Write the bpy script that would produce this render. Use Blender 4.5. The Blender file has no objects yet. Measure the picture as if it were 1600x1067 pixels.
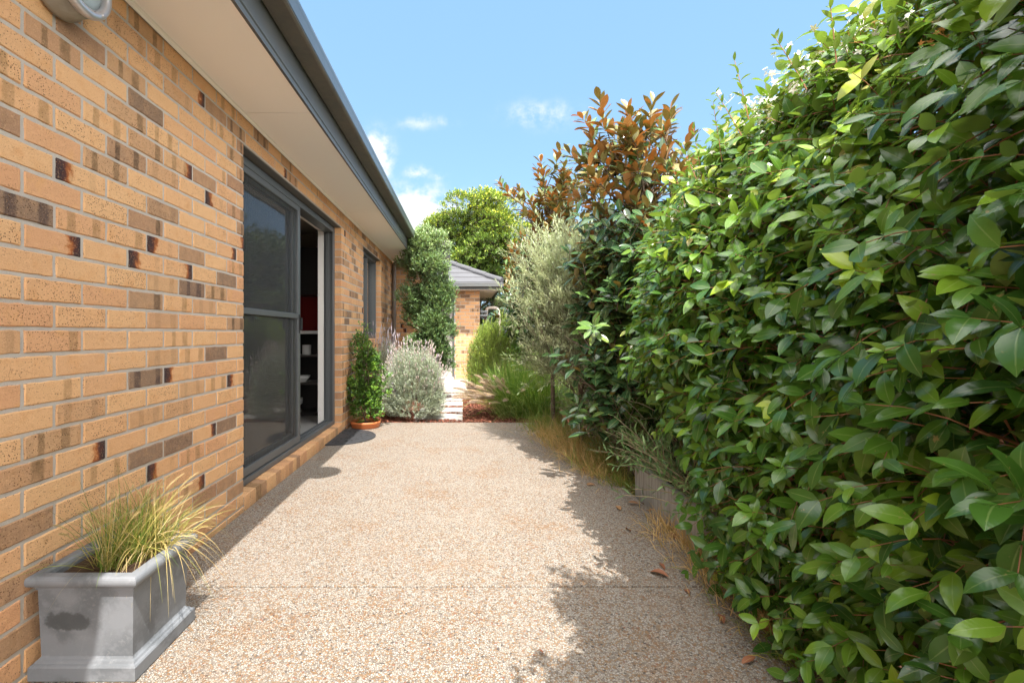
import bpy, bmesh, math, random
import numpy as np
from mathutils import Vector
C = bpy.context.scene.collection
PI = math.pi
random.seed(7)
CAMZ = 1.128; F = 750.0; VX, VY = 728.0, 521.0
UP = np.array([0, 0, 1.0])

# ------------------------------------------------------------------ node helpers
def mat(name):
    m = bpy.data.materials.new(name); m.use_nodes = True
    nt = m.node_tree; nt.nodes.clear()
    out = nt.nodes.new('ShaderNodeOutputMaterial')
    return m, nt, out
class G:
    """tiny node-graph helper"""
    def __init__(s, nt): s.nt = nt
    def n(s, typ, ins=None, **props):
        nd = s.nt.nodes.new(typ)
        for k, v in props.items(): setattr(nd, k, v)
        if ins:
            for k, v in ins.items():
                if isinstance(v, bpy.types.NodeSocket): s.nt.links.new(v, nd.inputs[k])
                else: nd.inputs[k].default_value = v
        return nd
    def m(s, op, a, b=0.0, c=0.0, clamp=False):
        nd = s.n('ShaderNodeMath', {0: a, 1: b, 2: c}, operation=op); nd.use_clamp = clamp
        return nd.outputs[0]
    def mix(s, f, a, b, blend='MIX'):
        nd = s.n('ShaderNodeMix', data_type='RGBA', blend_type=blend)
        for idx, v in ((0, f), (6, a), (7, b)):
            if isinstance(v, bpy.types.NodeSocket): s.nt.links.new(v, nd.inputs[idx])
            else: nd.inputs[idx].default_value = (tuple(v) + (1,)) if (idx and len(v) == 3) else v
        return nd.outputs[2]
    def ss(s, x, lo, hi):
        nd = s.n('ShaderNodeMapRange', {0: x, 1: lo, 2: hi, 3: 0.0, 4: 1.0}, interpolation_type='SMOOTHSTEP')
        return nd.outputs[0]
    def ramp(s, f, stops, interp='LINEAR'):
        nd = s.n('ShaderNodeValToRGB', {0: f}); cr = nd.color_ramp; cr.interpolation = interp
        while len(cr.elements) < len(stops): cr.elements.new(0.5)
        for e, (p, c) in zip(cr.elements, stops): e.position = p; e.color = tuple(c) + (1,)
        return nd.outputs[0]
    def noise(s, vec, scale, detail=3, rough=.55):
        return s.n('ShaderNodeTexNoise', {'Vector': vec, 'Scale': scale, 'Detail': detail, 'Roughness': rough})
    def vor(s, vec, scale, feature='F1', rnd=1.0):
        return s.n('ShaderNodeTexVoronoi', {'Vector': vec, 'Scale': scale, 'Randomness': rnd}, feature=feature)
    def pos(s): return s.n('ShaderNodeNewGeometry').outputs['Position']
    def bump(s, h, dist, strength=1.0):
        return s.n('ShaderNodeBump', {'Height': h, 'Distance': dist, 'Strength': strength}).outputs[0]
    def bsdf(s, col, rough=.6, **kw):
        ins = {'Base Color': (tuple(col) + (1,)) if not isinstance(col, bpy.types.NodeSocket) else col, 'Roughness': rough}
        ins.update(kw)
        return s.n('ShaderNodeBsdfPrincipled', ins).outputs[0]
    def attr(s, name):
        return s.n('ShaderNodeAttribute', attribute_name=name)
    def sep(s, v):
        return s.n('ShaderNodeSeparateXYZ', {0: v}).outputs
    def out(s, o, sh): s.nt.links.new(sh, o.inputs[0])

def simple(name, col, rough=.5, metal=0.0, nscale=30, namt=.12, bscale=None, bdist=.001, spec=.5, col2=None):
    m, nt, o = mat(name); g = G(nt); p = g.pos()
    nz = g.noise(p, nscale, 4, .6).outputs[0]
    nz2 = g.noise(p, nscale * .13, 3, .6).outputs[0]
    c2 = col2 or [c * .62 for c in col]
    f = g.m('MULTIPLY', g.m('ADD', nz, nz2), .5)
    f = g.ss(f, .5 - .22, .5 + .22)
    f = g.m('MULTIPLY', f, namt * 3, clamp=True)
    base = g.mix(f, col, c2)
    kw = {'Metallic': metal, 'Specular IOR Level': spec}
    if bscale: kw['Normal'] = g.bump(g.noise(p, bscale, 3).outputs[0], bdist)
    g.out(o, g.bsdf(base, rough, **kw))
    return m

# ------------------------------------------------------------------ mesh helpers
class MB:
    def __init__(s): s.v = []; s.f = []; s.mi = []; s.sm = []; s.cur = 0
    def add(s, vs, fs, smooth=False):
        b = len(s.v); s.v += [tuple(map(float, v)) for v in vs]
        for f in fs: s.f.append([b + i for i in f]); s.mi.append(s.cur); s.sm.append(smooth)
    def box(s, x0, x1, y0, y1, z0, z1, ch=0.0):
        """box, optionally with chamfered edges"""
        if ch <= 0:
            vs = [(x, y, z) for x in (x0, x1) for y in (y0, y1) for z in (z0, z1)]
            s.add(vs, [(0, 1, 3, 2), (4, 6, 7, 5), (0, 4, 5, 1), (2, 3, 7, 6), (0, 2, 6, 4), (1, 5, 7, 3)])
            return
        bm = bmesh.new()
        bmesh.ops.create_cube(bm, size=1)
        for v in bm.verts:
            v.co = Vector(((x0 + x1) / 2 + v.co.x * (x1 - x0), (y0 + y1) / 2 + v.co.y * (y1 - y0), (z0 + z1) / 2 + v.co.z * (z1 - z0)))
        bmesh.ops.bevel(bm, geom=bm.edges[:], offset=ch, segments=2, affect='EDGES', profile=.5)
        bm.verts.index_update()
        s.add([v.co for v in bm.verts], [[v.index for v in f.verts] for f in bm.faces], False)
        bm.free()
    def extr(s, prof, p0, p1, axis='y', closed=False, caps=False, smooth=False):
        """extrude a 2-D profile (a,z) between p0 and p1 along y (a=x) or x (a=y)"""
        n = len(prof)
        mk = (lambda a, z, t: (a, t, z)) if axis == 'y' else (lambda a, z, t: (t, a, z))
        vs = [mk(a, z, p0) for a, z in prof] + [mk(a, z, p1) for a, z in prof]
        fs = [(i, (i + 1) % n, n + (i + 1) % n, n + i) for i in range(n if closed else n - 1)]
        if caps: fs += [tuple(range(n)), tuple(range(2 * n - 1, n - 1, -1))]
        s.add(vs, fs, smooth)
    def tube(s, pts, r, n=10, caps=True, smooth=True):
        pts = [Vector(p) for p in pts]; rs = r if isinstance(r, (list, tuple)) else [r] * len(pts)
        vs = []; prev = None
        for i, p in enumerate(pts):
            d = (pts[min(i + 1, len(pts) - 1)] - pts[max(i - 1, 0)]).normalized()
            if prev is None:
                a = Vector((0, 0, 1)) if abs(d.z) < .9 else Vector((1, 0, 0))
                u = d.cross(a).normalized()
            else: u = (prev - d * prev.dot(d)).normalized()
            w = d.cross(u); prev = u
            for k in range(n):
                t = 2 * PI * k / n
                vs.append(p + (u * math.cos(t) + w * math.sin(t)) * rs[i])
        fs = [(i * n + k, i * n + (k + 1) % n, (i + 1) * n + (k + 1) % n, (i + 1) * n + k) for i in range(len(pts) - 1) for k in range(n)]
        s.add(vs, fs, smooth)
        if caps:
            s.add(vs[:n], [tuple(range(n - 1, -1, -1))]); s.add(vs[-n:], [tuple(range(n))])
    def lathe(s, prof, c, n=40, axis='z', smooth=True):
        """prof: (r, h) list; axis z (up) or x (towards +x)"""
        vs = []
        for r, h in prof:
            for k in range(n):
                t = 2 * PI * k / n
                if axis == 'z': vs.append((c[0] + r * math.cos(t), c[1] + r * math.sin(t), c[2] + h))
                else: vs.append((c[0] + h, c[1] + r * math.cos(t), c[2] + r * math.sin(t)))
        fs = [(i * n + k, i * n + (k + 1) % n, (i + 1) * n + (k + 1) % n, (i + 1) * n + k) for i in range(len(prof) - 1) for k in range(n)]
        s.add(vs, fs, smooth)
    def build(s, name, mats, parent=None):
        me = bpy.data.meshes.new(name)
        me.from_pydata(s.v, [], s.f)
        for m in (mats if isinstance(mats, (list, tuple)) else [mats]): me.materials.append(m)
        me.polygons.foreach_set('material_index', s.mi)
        me.polygons.foreach_set('use_smooth', s.sm)
        bm = bmesh.new(); bm.from_mesh(me); bmesh.ops.recalc_face_normals(bm, faces=bm.faces[:]); bm.to_mesh(me); bm.free()
        me.update()
        o = bpy.data.objects.new(name, me); C.objects.link(o)
        if parent: attach(o, parent)
        return o
def attach(o, parent):
    o.parent = parent
    o.matrix_parent_inverse = world(parent).inverted()
def world(o):
    from mathutils import Matrix
    m = Matrix.LocRotScale(o.location, o.rotation_euler, o.scale)
    return (world(o.parent) @ o.matrix_parent_inverse @ m) if o.parent else m
def tag(o, label, cat=None, group=None, kind=None):
    if label: o['label'] = label
    if cat: o['category'] = cat
    if group: o['group'] = group
    if kind: o['kind'] = kind
    return o
def thing(name, label, cat, loc=(0, 0, 0), group=None):
    o = bpy.data.objects.new(name, None); C.objects.link(o); o.location = loc
    return tag(o, label, cat, group)

# numpy mesh: verts (N,3), quads (M,4)
def npmesh(name, V, Q, material, parent=None, lv=None, smooth=True):
    me = bpy.data.meshes.new(name)
    V = np.ascontiguousarray(V, dtype=np.float32); Q = np.ascontiguousarray(Q, dtype=np.int32)
    k = Q.shape[1]
    me.vertices.add(len(V)); me.vertices.foreach_set('co', V.ravel())
    me.loops.add(Q.size); me.loops.foreach_set('vertex_index', Q.ravel())
    me.polygons.add(len(Q)); me.polygons.foreach_set('loop_start', np.arange(0, Q.size, k, dtype=np.int32))
    me.polygons.foreach_set('use_smooth', np.full(len(Q), smooth))
    if lv is not None:
        a = me.attributes.new('lv', 'FLOAT_VECTOR', 'POINT'); a.data.foreach_set('vector', np.ascontiguousarray(lv, dtype=np.float32).ravel())
    me.update(calc_edges=True); me.validate()
    for m in (material if isinstance(material, (list, tuple)) else [material]): me.materials.append(m)
    o = bpy.data.objects.new(name, me); C.objects.link(o)
    if parent: attach(o, parent)
    return o
def nrm(a): return a / np.maximum(np.linalg.norm(a, axis=-1, keepdims=True), 1e-9)
def rdir(R, n): return nrm(R.normal(size=(n, 3)))
def vnoise(P, s, seed=0):
    """cheap smooth pseudo-noise -1..1"""
    r = np.random.default_rng(seed); out = 0
    for k in range(4):
        d = nrm(r.normal(size=3)) * s * (1 + .6 * k); ph = r.uniform(0, 6.28)
        out = out + np.sin(P @ d + ph + 1.3 * np.sin(P @ (np.roll(d, 1) * .7) + ph * 2)) / (1 + .4 * k)
    return out / 2.4

def leaves(P, D, N, L, W, R, seg=4, fold=.25, curl=.25, shape='ell', rnd=None):
    """arrays for leaf blades: base P, direction D, upper-side normal N"""
    n = len(P); D = nrm(D); B = nrm(np.cross(D, N)); N = np.cross(B, D)
    t = np.linspace(0, 1, seg + 1)
    if shape == 'ell': w = np.sin(PI * np.clip(t, 0, 1) ** .82) ** .8
    elif shape == 'obo': w = np.sin(PI * t ** 1.15) ** .75
    elif shape == 'lin': w = np.where(t < .99, .55 + .45 * np.sin(PI * t), .1)
    else: w = 1 - t * .9
    w[0] = .06; w[-1] = .02 if shape != 'lin' else .15
    L = np.broadcast_to(L, (n,)); W = np.broadcast_to(W, (n,))
    cu = curl * R.uniform(.2, 1.6, n) if curl else np.zeros(n)
    fo = fold * R.uniform(.4, 1.4, n)
    tw = R.normal(0, .25, n)
    V = np.zeros((n, seg + 1, 3, 3)); A = np.zeros((n, seg + 1, 3, 3))
    r = R.uniform(0, 1, n) if rnd is None else rnd
    for i, ti in enumerate(t):
        ang = tw * ti
        b = B * np.cos(ang)[:, None] + N * np.sin(ang)[:, None]; nn = N * np.cos(ang)[:, None] - B * np.sin(ang)[:, None]
        c = P + D * (L * (ti - .25 * cu * ti ** 3))[:, None] - N * (L * cu * ti ** 2)[:, None]
        for j, s in enumerate((-1, 0, 1)):
            V[:, i, j] = c + b * (s * W * .5 * w[i])[:, None] + nn * (abs(s) * W * .5 * w[i] * fo)[:, None]
            A[:, i, j, 0] = ti; A[:, i, j, 1] = s; A[:, i, j, 2] = r
    q = []
    for i in range(seg):
        for j in range(2):
            a = i * 3 + j; q.append((a, a + 1, a + 4, a + 3))
    q = np.array(q)
    Q = (np.arange(n)[:, None, None] * ((seg + 1) * 3) + q[None]).reshape(-1, 4)
    return V.reshape(-1, 3), Q, A.reshape(-1, 3)

def tubes(paths, radii, n=4):
    """paths (N,K,3), radii (N,K)"""
    N_, K, _ = paths.shape
    d = np.zeros_like(paths); d[:, 1:-1] = paths[:, 2:] - paths[:, :-2]; d[:, 0] = paths[:, 1] - paths[:, 0]; d[:, -1] = paths[:, -1] - paths[:, -2]
    d = nrm(d); ref = np.where(np.abs(d[:, :1, 2:3]) < .8, np.array([0, 0, 1.0]), np.array([1.0, 0, 0]))
    u = nrm(np.cross(d, np.broadcast_to(ref, d.shape))); w = np.cross(d, u)
    V = np.zeros((N_, K, n, 3))
    for k in range(n):
        a = 2 * PI * k / n
        V[:, :, k] = paths + (u * math.cos(a) + w * math.sin(a)) * radii[:, :, None]
    q = np.array([(i * n + k, i * n + (k + 1) % n, (i + 1) * n + (k + 1) % n, (i + 1) * n + k) for i in range(K - 1) for k in range(n)])
    Q = (np.arange(N_)[:, None, None] * (K * n) + q[None]).reshape(-1, 4)
    return V.reshape(-1, 3), Q
def joinarr(parts):
    V = []; Q = []; A = []; b = 0
    for p in parts:
        V.append(p[0]); Q.append(p[1] + b); b += len(p[0])
        if len(p) > 2: A.append(p[2])
    return (np.concatenate(V), np.concatenate(Q)) + ((np.concatenate(A),) if A else ())

def sprigs(P, D, L, R, nodes=6, opp=True, alpha=55, droop=.3, leafL=.06, ratio=.42, lvar=.25, nb=None, sag=.2,
           seg=4, fold=.25, curl=.25, shape='ell', t0=.1, rndshift=0.0, up_bias=1.0, taper=0.0, rbase=None, stem_r=.0012):
    """shoots with leaves along them; returns leaf arrays, stem arrays"""
    M = len(P); D = nrm(D); L = np.broadcast_to(L, (M,))
    ref = np.where(np.abs(D[:, 2:3]) < .9, np.array([0, 0, 1.0]), np.array([1.0, 0, 0]))
    u = nrm(np.cross(D, ref)); w = np.cross(D, u); ph0 = R.uniform(0, 2 * PI, M)
    LP, LD, LN, LL, RR = [], [], [], [], []
    rb = R.uniform(0, 1, M) if rbase is None else rbase
    for j in range(nodes):
        t = t0 + (1 - t0) * (j + 1) / nodes
        base = P + D * (L * t)[:, None] - UP * (L * sag * t * t)[:, None]
        for s in ((0, 1) if opp else (0,)):
            ph = ph0 + (j * PI / 2 + s * PI if opp else j * 2.4) + R.normal(0, .2, M)
            pr = u * np.cos(ph)[:, None] + w * np.sin(ph)[:, None]
            a = np.radians(alpha * (1 - .35 * t) + R.normal(0, 10, M))
            d = D * np.cos(a)[:, None] + pr * np.sin(a)[:, None] - UP * (droop * R.uniform(.5, 1.3, M))[:, None]
            d = nrm(d)
            nn = (nb if nb is not None else 0) + UP * up_bias + D * .35 + rdir(R, M) * .35
            nn = nn - d * np.sum(nn * d, 1, keepdims=True)
            LP.append(base); LD.append(d); LN.append(nrm(nn))
            LL.append(leafL * R.uniform(1 - lvar, 1 + lvar, M) * (1 - taper * t))
            RR.append(np.clip(rb * .75 + R.uniform(0, .25, M), 0, 1))
    LP, LD, LN, LL, RR = map(np.concatenate, (LP, LD, LN, LL, RR))
    lv = leaves(LP, LD, LN, LL, LL * ratio * R.uniform(.85, 1.15, len(LL)), R, seg, fold, curl, shape, RR)
    ts = np.linspace(0, 1, 4)
    paths = np.stack([P + D * (L * t)[:, None] - UP * (L * sag * t * t)[:, None] for t in ts], 1)
    st = tubes(paths, np.broadcast_to(stem_r * (1.3 - ts * .7), (M, 4)), 3)
    return lv, st

def blades(P, D, L, W, R, grav=.6, seg=6, rnd=None, wind=None):
    n = len(P); D = nrm(D); L = np.broadcast_to(L, (n,)); gr = grav * R.uniform(.4, 1.5, n)
    side = nrm(np.cross(D, UP) + R.normal(0, .3, (n, 3))); t = np.linspace(0, 1, seg + 1)
    V = np.zeros((n, seg + 1, 2, 3)); A = np.zeros((n, seg + 1, 2, 3)); r = R.uniform(0, 1, n) if rnd is None else rnd
    for i, ti in enumerate(t):
        c = P + D * (L * ti)[:, None] - UP * (L * gr * ti ** 2.2)[:, None]
        if wind is not None: c = c + wind * (L * ti ** 2)[:, None]
        ww = W * (1 - ti ** 2 * .92) * .5
        for j, s in enumerate((-1, 1)):
            V[:, i, j] = c + side * (s * ww)[:, None] if np.ndim(ww) else c + side * s * ww
            A[:, i, j] = np.stack([np.full(n, ti), np.full(n, s * 1.0), r], 1)
    q = np.array([(i * 2, i * 2 + 1, i * 2 + 3, i * 2 + 2) for i in range(seg)])
    Q = (np.arange(n)[:, None, None] * ((seg + 1) * 2) + q[None]).reshape(-1, 4)
    return V.reshape(-1, 3), Q, A.reshape(-1, 3)

# ------------------------------------------------------------------ leaf materials
def leafmat(name, stops, under=None, rough=.38, transl=.22, vein=.5, spec=.5, spot=0.0, tcol=None):
    """stops: ramp over the per-leaf random value"""
    m, nt, o = mat(name); g = G(nt)
    a = g.sep(g.attr('lv').outputs['Vector'])
    col = g.ramp(a[2], stops)
    p = g.pos()
    nz = g.noise(p, 45, 2).outputs[0]
    col = g.mix(g.m('MULTIPLY', nz, .35), col, g.mix(1.0, col, (.55, .6, .5), 'MULTIPLY'))
    s = g.m('ABSOLUTE', a[1])
    rib = g.m('SUBTRACT', 1.0, g.ss(s, .02, .10))
    wv = g.m('SINE', g.m('ADD', g.m('MULTIPLY', a[0], 60.0), g.m('MULTIPLY', s, -9.0)))
    if vein:
        col = g.mix(g.m('MULTIPLY', rib, vein), col, g.mix(.6, col, (.55, .62, .25)))
    if spot:
        sp = g.ss(g.noise(p, 38, 3, .7).outputs[0], .66, .72)
        col = g.mix(g.m('MULTIPLY', sp, spot), col, (.35, .22, .09))
    if under:
        bf = g.n('ShaderNodeNewGeometry').outputs['Backfacing']
        col = g.mix(bf, col, under)
    hgt = g.m('ADD', g.m('MULTIPLY', wv, .5), g.m('MULTIPLY', rib, -1.5))
    nb = g.bump(hgt, .0002, .3)
    b = g.bsdf(col, rough, Normal=nb, **{'Specular IOR Level': spec})
    tc = g.mix(1.0, col, tcol or (1.25, 1.35, .45), 'MULTIPLY')
    tr = g.n('ShaderNodeBsdfTranslucent', {'Color': tc}).outputs[0]
    g.out(o, g.n('ShaderNodeMixShader', {0: transl, 1: b, 2: tr}).outputs[0])
    return m
SUNE = 2.75; EXPO = 1.86; SKYFLAT = (.68, 1.28, 1.95); CLOUDCOL = (2.15, 2.2, 2.25); FILLCLOUD = (10.4, 10.2, 9.9)
# ------------------------------------------------------------------ materials
def brick_material():
    m, nt, o = mat('brick'); g = G(nt); p = g.pos()
    bk = g.sep(g.attr('bk').outputs['Vector']); bv = g.sep(g.attr('bv').outputs['Vector'])
    dark, stripe, burn = bk[0], bk[1], bk[2]; u, v, r = bv[0], bv[1], bv[2]
    base = g.ramp(r, [(0, (.70, .385, .19)), (.45, (.73, .425, .21)), (.75, (.67, .365, .185)), (1, (.65, .335, .17))])
    big = g.noise(p, 14, 3, .6).outputs[0]
    base = g.mix(g.ss(big, .5, .75), base, (.68, .36, .16))
    # kiln stripes
    r2 = g.m('FRACT', g.m('MULTIPLY', r, 17.31)); r3 = g.m('FRACT', g.m('MULTIPLY', r, 41.7))
    wob = g.m('MULTIPLY', g.m('SUBTRACT', g.noise(p, 60, 2).outputs[0], .5), .05)
    uu = g.m('ADD', u, wob)
    def band(c, w):
        d = g.m('ABSOLUTE', g.m('SUBTRACT', uu, c))
        return g.m('SUBTRACT', 1.0, g.ss(d, g.m('MULTIPLY', w, .6), g.m('MULTIPLY', w, 1.1)))
    b1 = band(g.m('MULTIPLY_ADD', r2, .16, .18), g.m('MULTIPLY_ADD', r3, .05, .06))
    b2 = band(g.m('MULTIPLY_ADD', r3, .16, .68), g.m('MULTIPLY_ADD', r2, .05, .07))
    r4 = g.m('FRACT', g.m('MULTIPLY', r, 93.1))
    bb = g.m('MAXIMUM', g.m('MULTIPLY', b1, g.m('GREATER_THAN', r4, .3)), b2)
    dk = g.m('ADD', dark, g.m('MULTIPLY', g.m('SUBTRACT', g.noise(p, 25, 3).outputs[0], .5), g.m('MULTIPLY', dark, .9)), clamp=True)
    brown = g.mix(r3, (.24, .145, .095), (.28, .175, .11))
    base = g.mix(dk, base, brown)
    sc = g.mix(g.m('MULTIPLY', dark, 1.0, clamp=True), (.27, .155, .06), (.045, .03, .035))
    base = g.mix(g.m('MULTIPLY', g.m('MULTIPLY', bb, stripe), g.m('MULTIPLY_ADD', g.noise(p, 28, 3).outputs[0], 1.3, .1), clamp=True), base, sc)
    # burnt ends
    ur = g.m('ADD', u, g.m('MULTIPLY', g.m('SUBTRACT', g.noise(p, 35, 3).outputs[0], .5), .35))
    er = g.ss(ur, .62, .97); el = g.m('SUBTRACT', 1.0, g.ss(ur, .03, .38))
    e = g.m('ADD', g.m('MULTIPLY', er, g.m('MAXIMUM', burn, 0.0)), g.m('MULTIPLY', el, g.m('MAXIMUM', g.m('MULTIPLY', burn, -1.0), 0.0)), clamp=True)
    ec = g.ramp(e, [(0, (.6, .3, .12)), (.35, (.42, .13, .035)), (.75, (.12, .04, .025)), (1, (.05, .03, .03))])
    base = g.mix(g.ss(e, .02, .45), base, ec)
    # iron specks and pits
    vv = g.vor(p, 150); vd = vv.outputs['Distance']; vc = g.sep(vv.outputs['Color'])[0]
    sp = g.m('MULTIPLY', g.m('SUBTRACT', 1.0, g.ss(vd, .20, .36)), g.m('GREATER_THAN', vc, .66))
    nz = g.noise(p, 330, 2, .6).outputs[0]; sp2 = g.ss(nz, .60, .68)
    dens = g.ss(g.noise(p, 9, 2).outputs[0], .3, .6)
    spk = g.m('MULTIPLY', g.m('MAXIMUM', sp, g.m('MULTIPLY', sp2, .45)), g.m('MULTIPLY_ADD', dens, .35, .65))
    base = g.mix(g.m('MULTIPLY', spk, 1.0, clamp=True), base, (.10, .045, .02))
    base = g.mix(g.m('MULTIPLY', g.ss(g.noise(p, 190, 3).outputs[0], .55, .75), .35), base, (.84, .52, .26))
    h = g.m('ADD', g.m('MULTIPLY', g.noise(p, 240, 4, .65).outputs[0], .8), g.m('MULTIPLY', spk, -1.0))
    h = g.m('ADD', h, g.m('MULTIPLY', g.noise(p, 45, 3).outputs[0], 1.2))
    g.out(o, g.bsdf(base, .85, Normal=g.bump(h, .003, .9), **{'Specular IOR Level': .25}))
    return m
def aggregate_material():
    m, nt, o = mat('exposed_aggregate'); g = G(nt); p = g.pos()
    wp = g.n('ShaderNodeVectorMath', {0: p, 1: (1, 1, .2)}, operation='MULTIPLY').outputs[0]
    v = g.vor(wp, 138); c = g.sep(v.outputs['Color'])
    e = g.vor(wp, 138, 'DISTANCE_TO_EDGE').outputs['Distance']
    stone = g.ramp(c[0], [(0, (.80, .76, .68)), (.22, (.66, .60, .50)), (.40, (.60, .41, .25)), (.55, (.74, .68, .58)), (.68, (.50, .31, .16)),
                          (.78, (.42, .38, .34)), (.87, (.80, .77, .72)), (.95, (.17, .15, .14)), (.98, (.5, .22, .12))], 'CONSTANT')
    stone = g.mix(g.m('MULTIPLY', c[1], .35), stone, g.mix(1.0, stone, (.6, .58, .55), 'MULTIPLY'))
    grout = (.15, .125, .10)
    big = g.noise(p, 1.6, 4, .65).outputs[0]
    col = g.mix(g.ss(e, .03, .12), grout, g.mix(1.0, stone, (.52, .50, .492), 'MULTIPLY'))
    rust = g.m('MULTIPLY', g.ss(g.noise(p, 2.0, 5, .7).outputs[0], .51, .62), g.ss(g.noise(p, 30, 3).outputs[0], .35, .65))
    col = g.mix(g.m('MULTIPLY', rust, .45), col, g.mix(1.0, col, (.85, .50, .22), 'MULTIPLY'))
    col = g.mix(g.m('MULTIPLY', g.ss(big, .48, .7), .22), col, (.32, .27, .22))
    h = g.m('SUBTRACT', g.m('MINIMUM', g.m('MULTIPLY', e, 5.0), 1.0), g.m('MULTIPLY', c[2], .4))
    g.out(o, g.bsdf(col, .75, Normal=g.bump(h, .003, .8), **{'Specular IOR Level': .3}))
    return m
M = {}
M['brick'] = brick_material()
M['mortar'] = simple('mortar', (.51, .45, .385), .95, nscale=160, namt=.12, bscale=260, bdist=.002, spec=.2)
M['agg'] = aggregate_material()
M['soffit'] = simple('painted_soffit', (.95, .92, .90), .7, nscale=5, namt=.03, col2=(.87, .82, .77), bscale=80, bdist=.0002)
M['steel'] = simple('grey_colour_steel', (.085, .093, .098), .38, nscale=14, namt=.15, col2=(.13, .115, .095), spec=.5)
M['gutterbot'] = simple('weathered_gutter', (.10, .098, .092), .5, nscale=26, namt=.28, col2=(.155, .135, .11))
M['frame'] = simple('door_frame_paint', (.10, .107, .112), .42, nscale=10, namt=.08, spec=.5)
M['white'] = simple('white_paint', (.78, .75, .72), .5, nscale=8, namt=.04)
M['pink'] = simple('cream_reveal_paint', (.74, .68, .64), .5, nscale=8, namt=.04)
M['tile'] = simple('grey_roof_tile', (.10, .10, .108), .7, nscale=9, namt=.14, bscale=60, bdist=.001, spec=.3)
M['int'] = simple('interior_plaster', (.34, .29, .23), .8, nscale=6, namt=.04)
M['floor'] = simple('interior_floor', (.30, .29, .275), .35, nscale=5, namt=.06)
M['cab'] = simple('dark_cabinet', (.03, .026, .024), .4, nscale=6, namt=.05)
M['red'] = simple('red_splashback', (.22, .02, .02), .2, nscale=6, namt=.05)
M['china'] = simple('white_china', (.8, .79, .77), .2, nscale=20, namt=.02)
M['lead'] = None
M['terra'] = simple('terracotta', (.60, .18, .055), .45, nscale=30, namt=.15, bscale=90, bdist=.0006, col2=(.52, .17, .07))
M['rubber'] = simple('rubber_mat', (.035, .036, .04), .6, nscale=60, namt=.15, bscale=140, bdist=.003)
M['soil'] = simple('soil', (.085, .055, .035), .95, nscale=40, namt=.3, bscale=60, bdist=.012, col2=(.04, .025, .017), spec=.1)
M['chips'] = None
M['stone'] = simple('pale_paver', (.44, .415, .38), .8, nscale=24, namt=.12, bscale=120, bdist=.001)
M['wood'] = simple('weathered_paling', (.135, .11, .088), .9, nscale=18, namt=.3, bscale=50, bdist=.003, col2=(.07, .055, .045))
M['zinc'] = None
M['bark'] = simple('grey_brown_bark', (.17, .12, .085), .9, nscale=30, namt=.3, bscale=60, bdist=.004, col2=(.09, .065, .045))
M['twig'] = simple('red_brown_twig', (.30, .125, .05), .7, nscale=30, namt=.2, col2=(.16, .08, .04))
M['galv'] = simple('galvanised_metal', (.26, .27, .28), .4, metal=.5, nscale=12, namt=.1)
M['beige'] = simple('cream_plastic_pipe', (.62, .53, .45), .5, nscale=20, namt=.08)
M['chrome'] = simple('lamp_ring_metal', (.55, .56, .60), .32, metal=.6, nscale=40, namt=.12, col2=(.3, .28, .26))
M['lampbody'] = simple('lamp_body_metal', (.33, .31, .27), .45, metal=.5, nscale=18, namt=.3, col2=(.2, .16, .11))

def lead_material():
    m, nt, o = mat('lead_grey_planter'); g = G(nt); p = g.pos()
    a = g.noise(p, 7, 5, .65).outputs[0]; b = g.noise(p, 28, 4, .7).outputs[0]
    col = g.mix(g.ss(a, .44, .60), (.18, .19, .205), (.11, .118, .128))
    col = g.mix(g.m('MULTIPLY', g.ss(b, .5, .75), .6), col, (.25, .26, .272))
    x = g.sep(p)
    # water stain on the front
    st = g.n('ShaderNodeVectorMath', {0: p, 1: (-1.31, 1.56, .185)}, operation='SUBTRACT').outputs[0]
    st = g.n('ShaderNodeVectorMath', {0: st, 1: (9.5, 1.0, 22.0)}, operation='MULTIPLY').outputs[0]
    d = g.n('ShaderNodeVectorMath', {0: st}, operation='LENGTH').outputs['Value']
    d = g.m('ADD', d, g.m('MULTIPLY', g.m('SUBTRACT', g.noise(p, 30, 3).outputs[0], .5), 1.1))
    col = g.mix(g.m('MULTIPLY', g.m('SUBTRACT', 1.0, g.ss(d, .55, .8)), .8), col, (.045, .05, .053))
    g.out(o, g.bsdf(col, .55, Normal=g.bump(b, .0012, .5)))
    return m
M['lead'] = lead_material()
def zinc_material():
    m, nt, o = mat('weathered_trough'); g = G(nt); p = g.pos(); s = g.sep(p)
    q = g.n('ShaderNodeVectorMath', {0: p, 1: (6, 9, .9)}, operation='MULTIPLY').outputs[0]
    a = g.noise(q, 5, 5, .7).outputs[0]
    col = g.mix(g.ss(a, .35, .65), (.38, .37, .345), (.24, .23, .21))
    col = g.mix(g.ss(s[2], .19, .235), col, (.13, .14, .145))
    g.out(o, g.bsdf(col, .6, Normal=g.bump(a, .001, .5)))
    return m
M['zinc'] = zinc_material()
def chips_material(name, stops, rough=.9):
    m, nt, o = mat(name); g = G(nt)
    a = g.sep(g.attr('lv').outputs['Vector'])
    col = g.ramp(a[2], stops); nz = g.noise(g.pos(), 160, 2).outputs[0]
    col = g.mix(g.m('MULTIPLY', nz, .5), col, g.mix(1.0, col, (.5, .45, .4), 'MULTIPLY'))
    g.out(o, g.bsdf(col, rough)); return m
M['chips'] = chips_material('bark_mulch', [(0, (.24, .07, .04)), (.4, (.15, .045, .028)), (.7, (.34, .13, .07)), (1, (.07, .03, .02))])
M['litter'] = chips_material('dry_leaf_litter', [(0, (.22, .12, .06)), (.4, (.13, .07, .04)), (.8, (.33, .21, .11)), (1, (.06, .04, .025))])
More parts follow.
